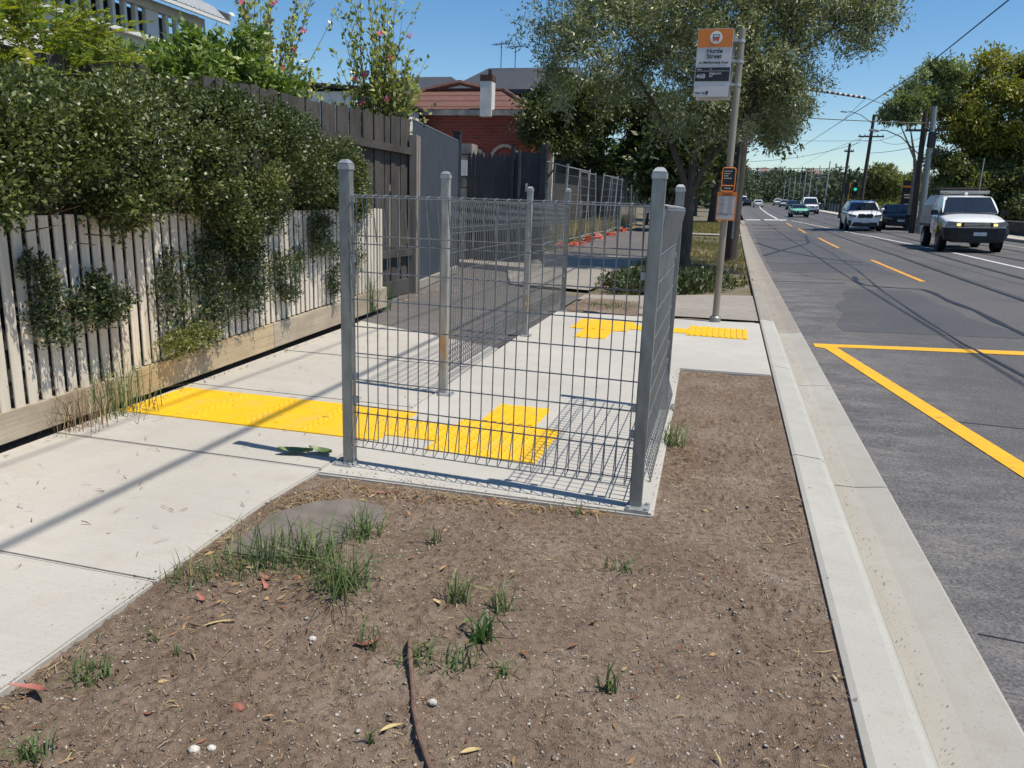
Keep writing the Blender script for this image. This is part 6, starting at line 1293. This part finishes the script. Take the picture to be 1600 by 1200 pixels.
tuft('upright grass sprouts in the middle of the soil', -.705, 2.05, 34, .10, .006, .028, .6)
tuft('flattened blue green grass sprout right of the middle sprouts', -.565, 2.04, 18, .11, .006, .015, 1.2)
tuft('leafy yellow green sprout in front of the middle sprouts', -.575, 1.865, 26, .09, .009, .014, .9, 'bush')
tuft('lone upright grass sprout towards the kerb side of the soil', -.19, 1.765, 14, .085, .007, .012, .5)
tuft('grass growing at the top end of the brown root', -.69, 1.70, 40, .065, .005, .03)
tuft('short dark sprout right of the brown root', -.59, 1.725, 16, .07, .007, .02)
tuft('small sprout by a pink gum leaf', -.86, 1.73, 18, .08, .004, .018, .6)
tuft('single narrow sprout low in the middle of the soil', -.685, 1.40, 6, .07, .007, .006, .4)
tuft('grass tuft at the bottom left corner', -1.375, 1.13, 46, .06, .005, .02)
tuft('green weedy tuft beside the path edge low on the left', -1.48, 1.41, 70, .05, .005, .03)
tuft('tiny three bladed sprout near the left path edge', -1.43, 1.585, 8, .06, .004, .008)
tuft('tiny dark sprout right of the three bladed one', -1.335, 1.545, 9, .045, .004, .006, .4)
tuft('small sprout far right of the root beside a stone', -.475, 1.745, 20, .05, .006, .02)
tuft('short grass at the foot of the front wire panel', -.93, 2.42, 14, .08, .005, .012)
tuft('tuft at the slab edge beside the kerb side wire panel', -.205, 4.0, 50, .16, .006, .035)
tuft('grey green creeping sprout below the right front post', -.25, 2.44, 20, .06, .006, .03, 1.2)
tuft('thin sprout against the front edge of the pad', -.48, 2.9, 12, .08, .004, .02)
n = 420; P = soil_pts(n); V, F, T = blades(P, .018, .003, .9, np.clip(.4 + .3 * rng.normal(size=len(P)), 0, 1)); struct(npmesh('seedling_grass', V[:], F, 'grass', T), 'stuff')
def gumleaf(label, x, y, a, L, Wd, mat, curl=.02, z=None):
    z0 = (soil_z(x, y) if z is None else z) + .006; n = 7; V = []; ca, sa = math.cos(a), math.sin(a)
    for i in range(n):
        s = i / (n - 1); w = Wd * math.sin(PI * min(1, s * 1.02 + .02)) ** .8 / 2 + .0006; bend = .18 * L * math.sin(PI * s); zz = z0 + curl * (2 * s - 1) ** 2
        for q in (-1, 0, 1): u = s * L - L / 2; v = q * w + bend; V.append((x + u * ca - v * sa, y + u * sa + v * ca, zz + abs(q) * Wd * .18))
    F = [(i * 3 + j, i * 3 + j + 1, i * 3 + j + 4, i * 3 + j + 3) for i in range(n - 1) for j in (0, 1)]
    return tag(MB().add(V, F).build('fallen_leaf', mat, smooth=True), label, 'leaf', 'fallen gum leaves')
rl = M('red_leaf', (.36, .13, .10), .6, var=.25, scale=20); yl = M('straw_leaf', (.48, .38, .18), .6, var=.2, scale=20); gl_ = M('green_leaf', (.10, .15, .05), .45, var=.3, scale=14); bl_ = M('brown_leaf', (.22, .12, .07), .7, var=.3, scale=20)
gumleaf('curled red gum leaf on the path edge at the lower left', -1.545, 1.285, .1, .105, .018, rl, .012, .0); gumleaf('pink gum leaf lying over a small sprout', -.855, 1.725, .7, .075, .016, rl); gumleaf('curled pink leaf at the left end of the slab tuft', -1.445, 1.79, -.8, .06, .014, rl, .015); gumleaf('second curled pink leaf below the slab tuft', -1.30, 1.90, -1.0, .07, .013, rl, .015); gumleaf('orange brown leaf tucked under the slab tuft', -1.33, 1.97, .2, .05, .02, bl_)
gumleaf('pale narrow leaf low in the middle right of the narrow sprout', -.655, 1.445, .8, .06, .012, yl, .004); gumleaf('pale leaf right of the root near the bottom', -.455, 1.43, .6, .05, .014, yl, .004); gumleaf('straw coloured leaf on bare soil at the left', -1.30, 1.69, .7, .09, .008, yl, .004); gumleaf('yellow leaf beside the upright middle sprouts', -.76, 2.0, -.6, .04, .012, yl, .004); gumleaf('long pink leaf in the litter at the front of the pad', -1.31, 2.82, .3, .12, .018, rl, .01)
gumleaf('light green leaf above the leafy sprout', -.635, 1.93, 1.0, .045, .012, gl_, .004)
gumleaf('large dull green leaf on the path at the left front post', -1.905, 3.10, .25, .17, .075, gl_, .02, .004); gumleaf('dark green leaf beside the large one at the left front post', -1.80, 3.15, -.2, .14, .06, gl_, .02, .004)
o = MB(); o.sphere((-1.05, 1.415, soil_z(-1.05, 1.415) + .006), .016, 8, (1.2, .9, .7)); tag(o.build('stone', M('red_stone', (.26, .10, .07), .8, var=.3, scale=60), smooth=False), 'rounded red brown stone alone on the bare soil', 'stone')
def stone(label, x, y, r, c=(.50, .47, .42)):
    o = MB(); o.sphere((x, y, soil_z(x, y) + r * .35), r, 7, (1.15, .9, .7)); tag(o.build('stone', M('pale_stone', c, .85, var=.25, scale=60), smooth=False), label, 'stone', 'pale stones in the soil')
stone('pale stone right of the brown root', -.60, 1.56, .011); stone('white stone in the soil below the round tuft', -1.03, 1.735, .011); stone('left of two cream stones near the bottom left', -1.055, 1.26, .013); stone('right of two cream stones near the bottom left', -1.02, 1.275, .010); stone('white stone near the bottom of the soil left of the root', -.86, 1.20, .012); stone('grey stone low right of the root', -.36, 1.33, .012, (.25, .23, .22))
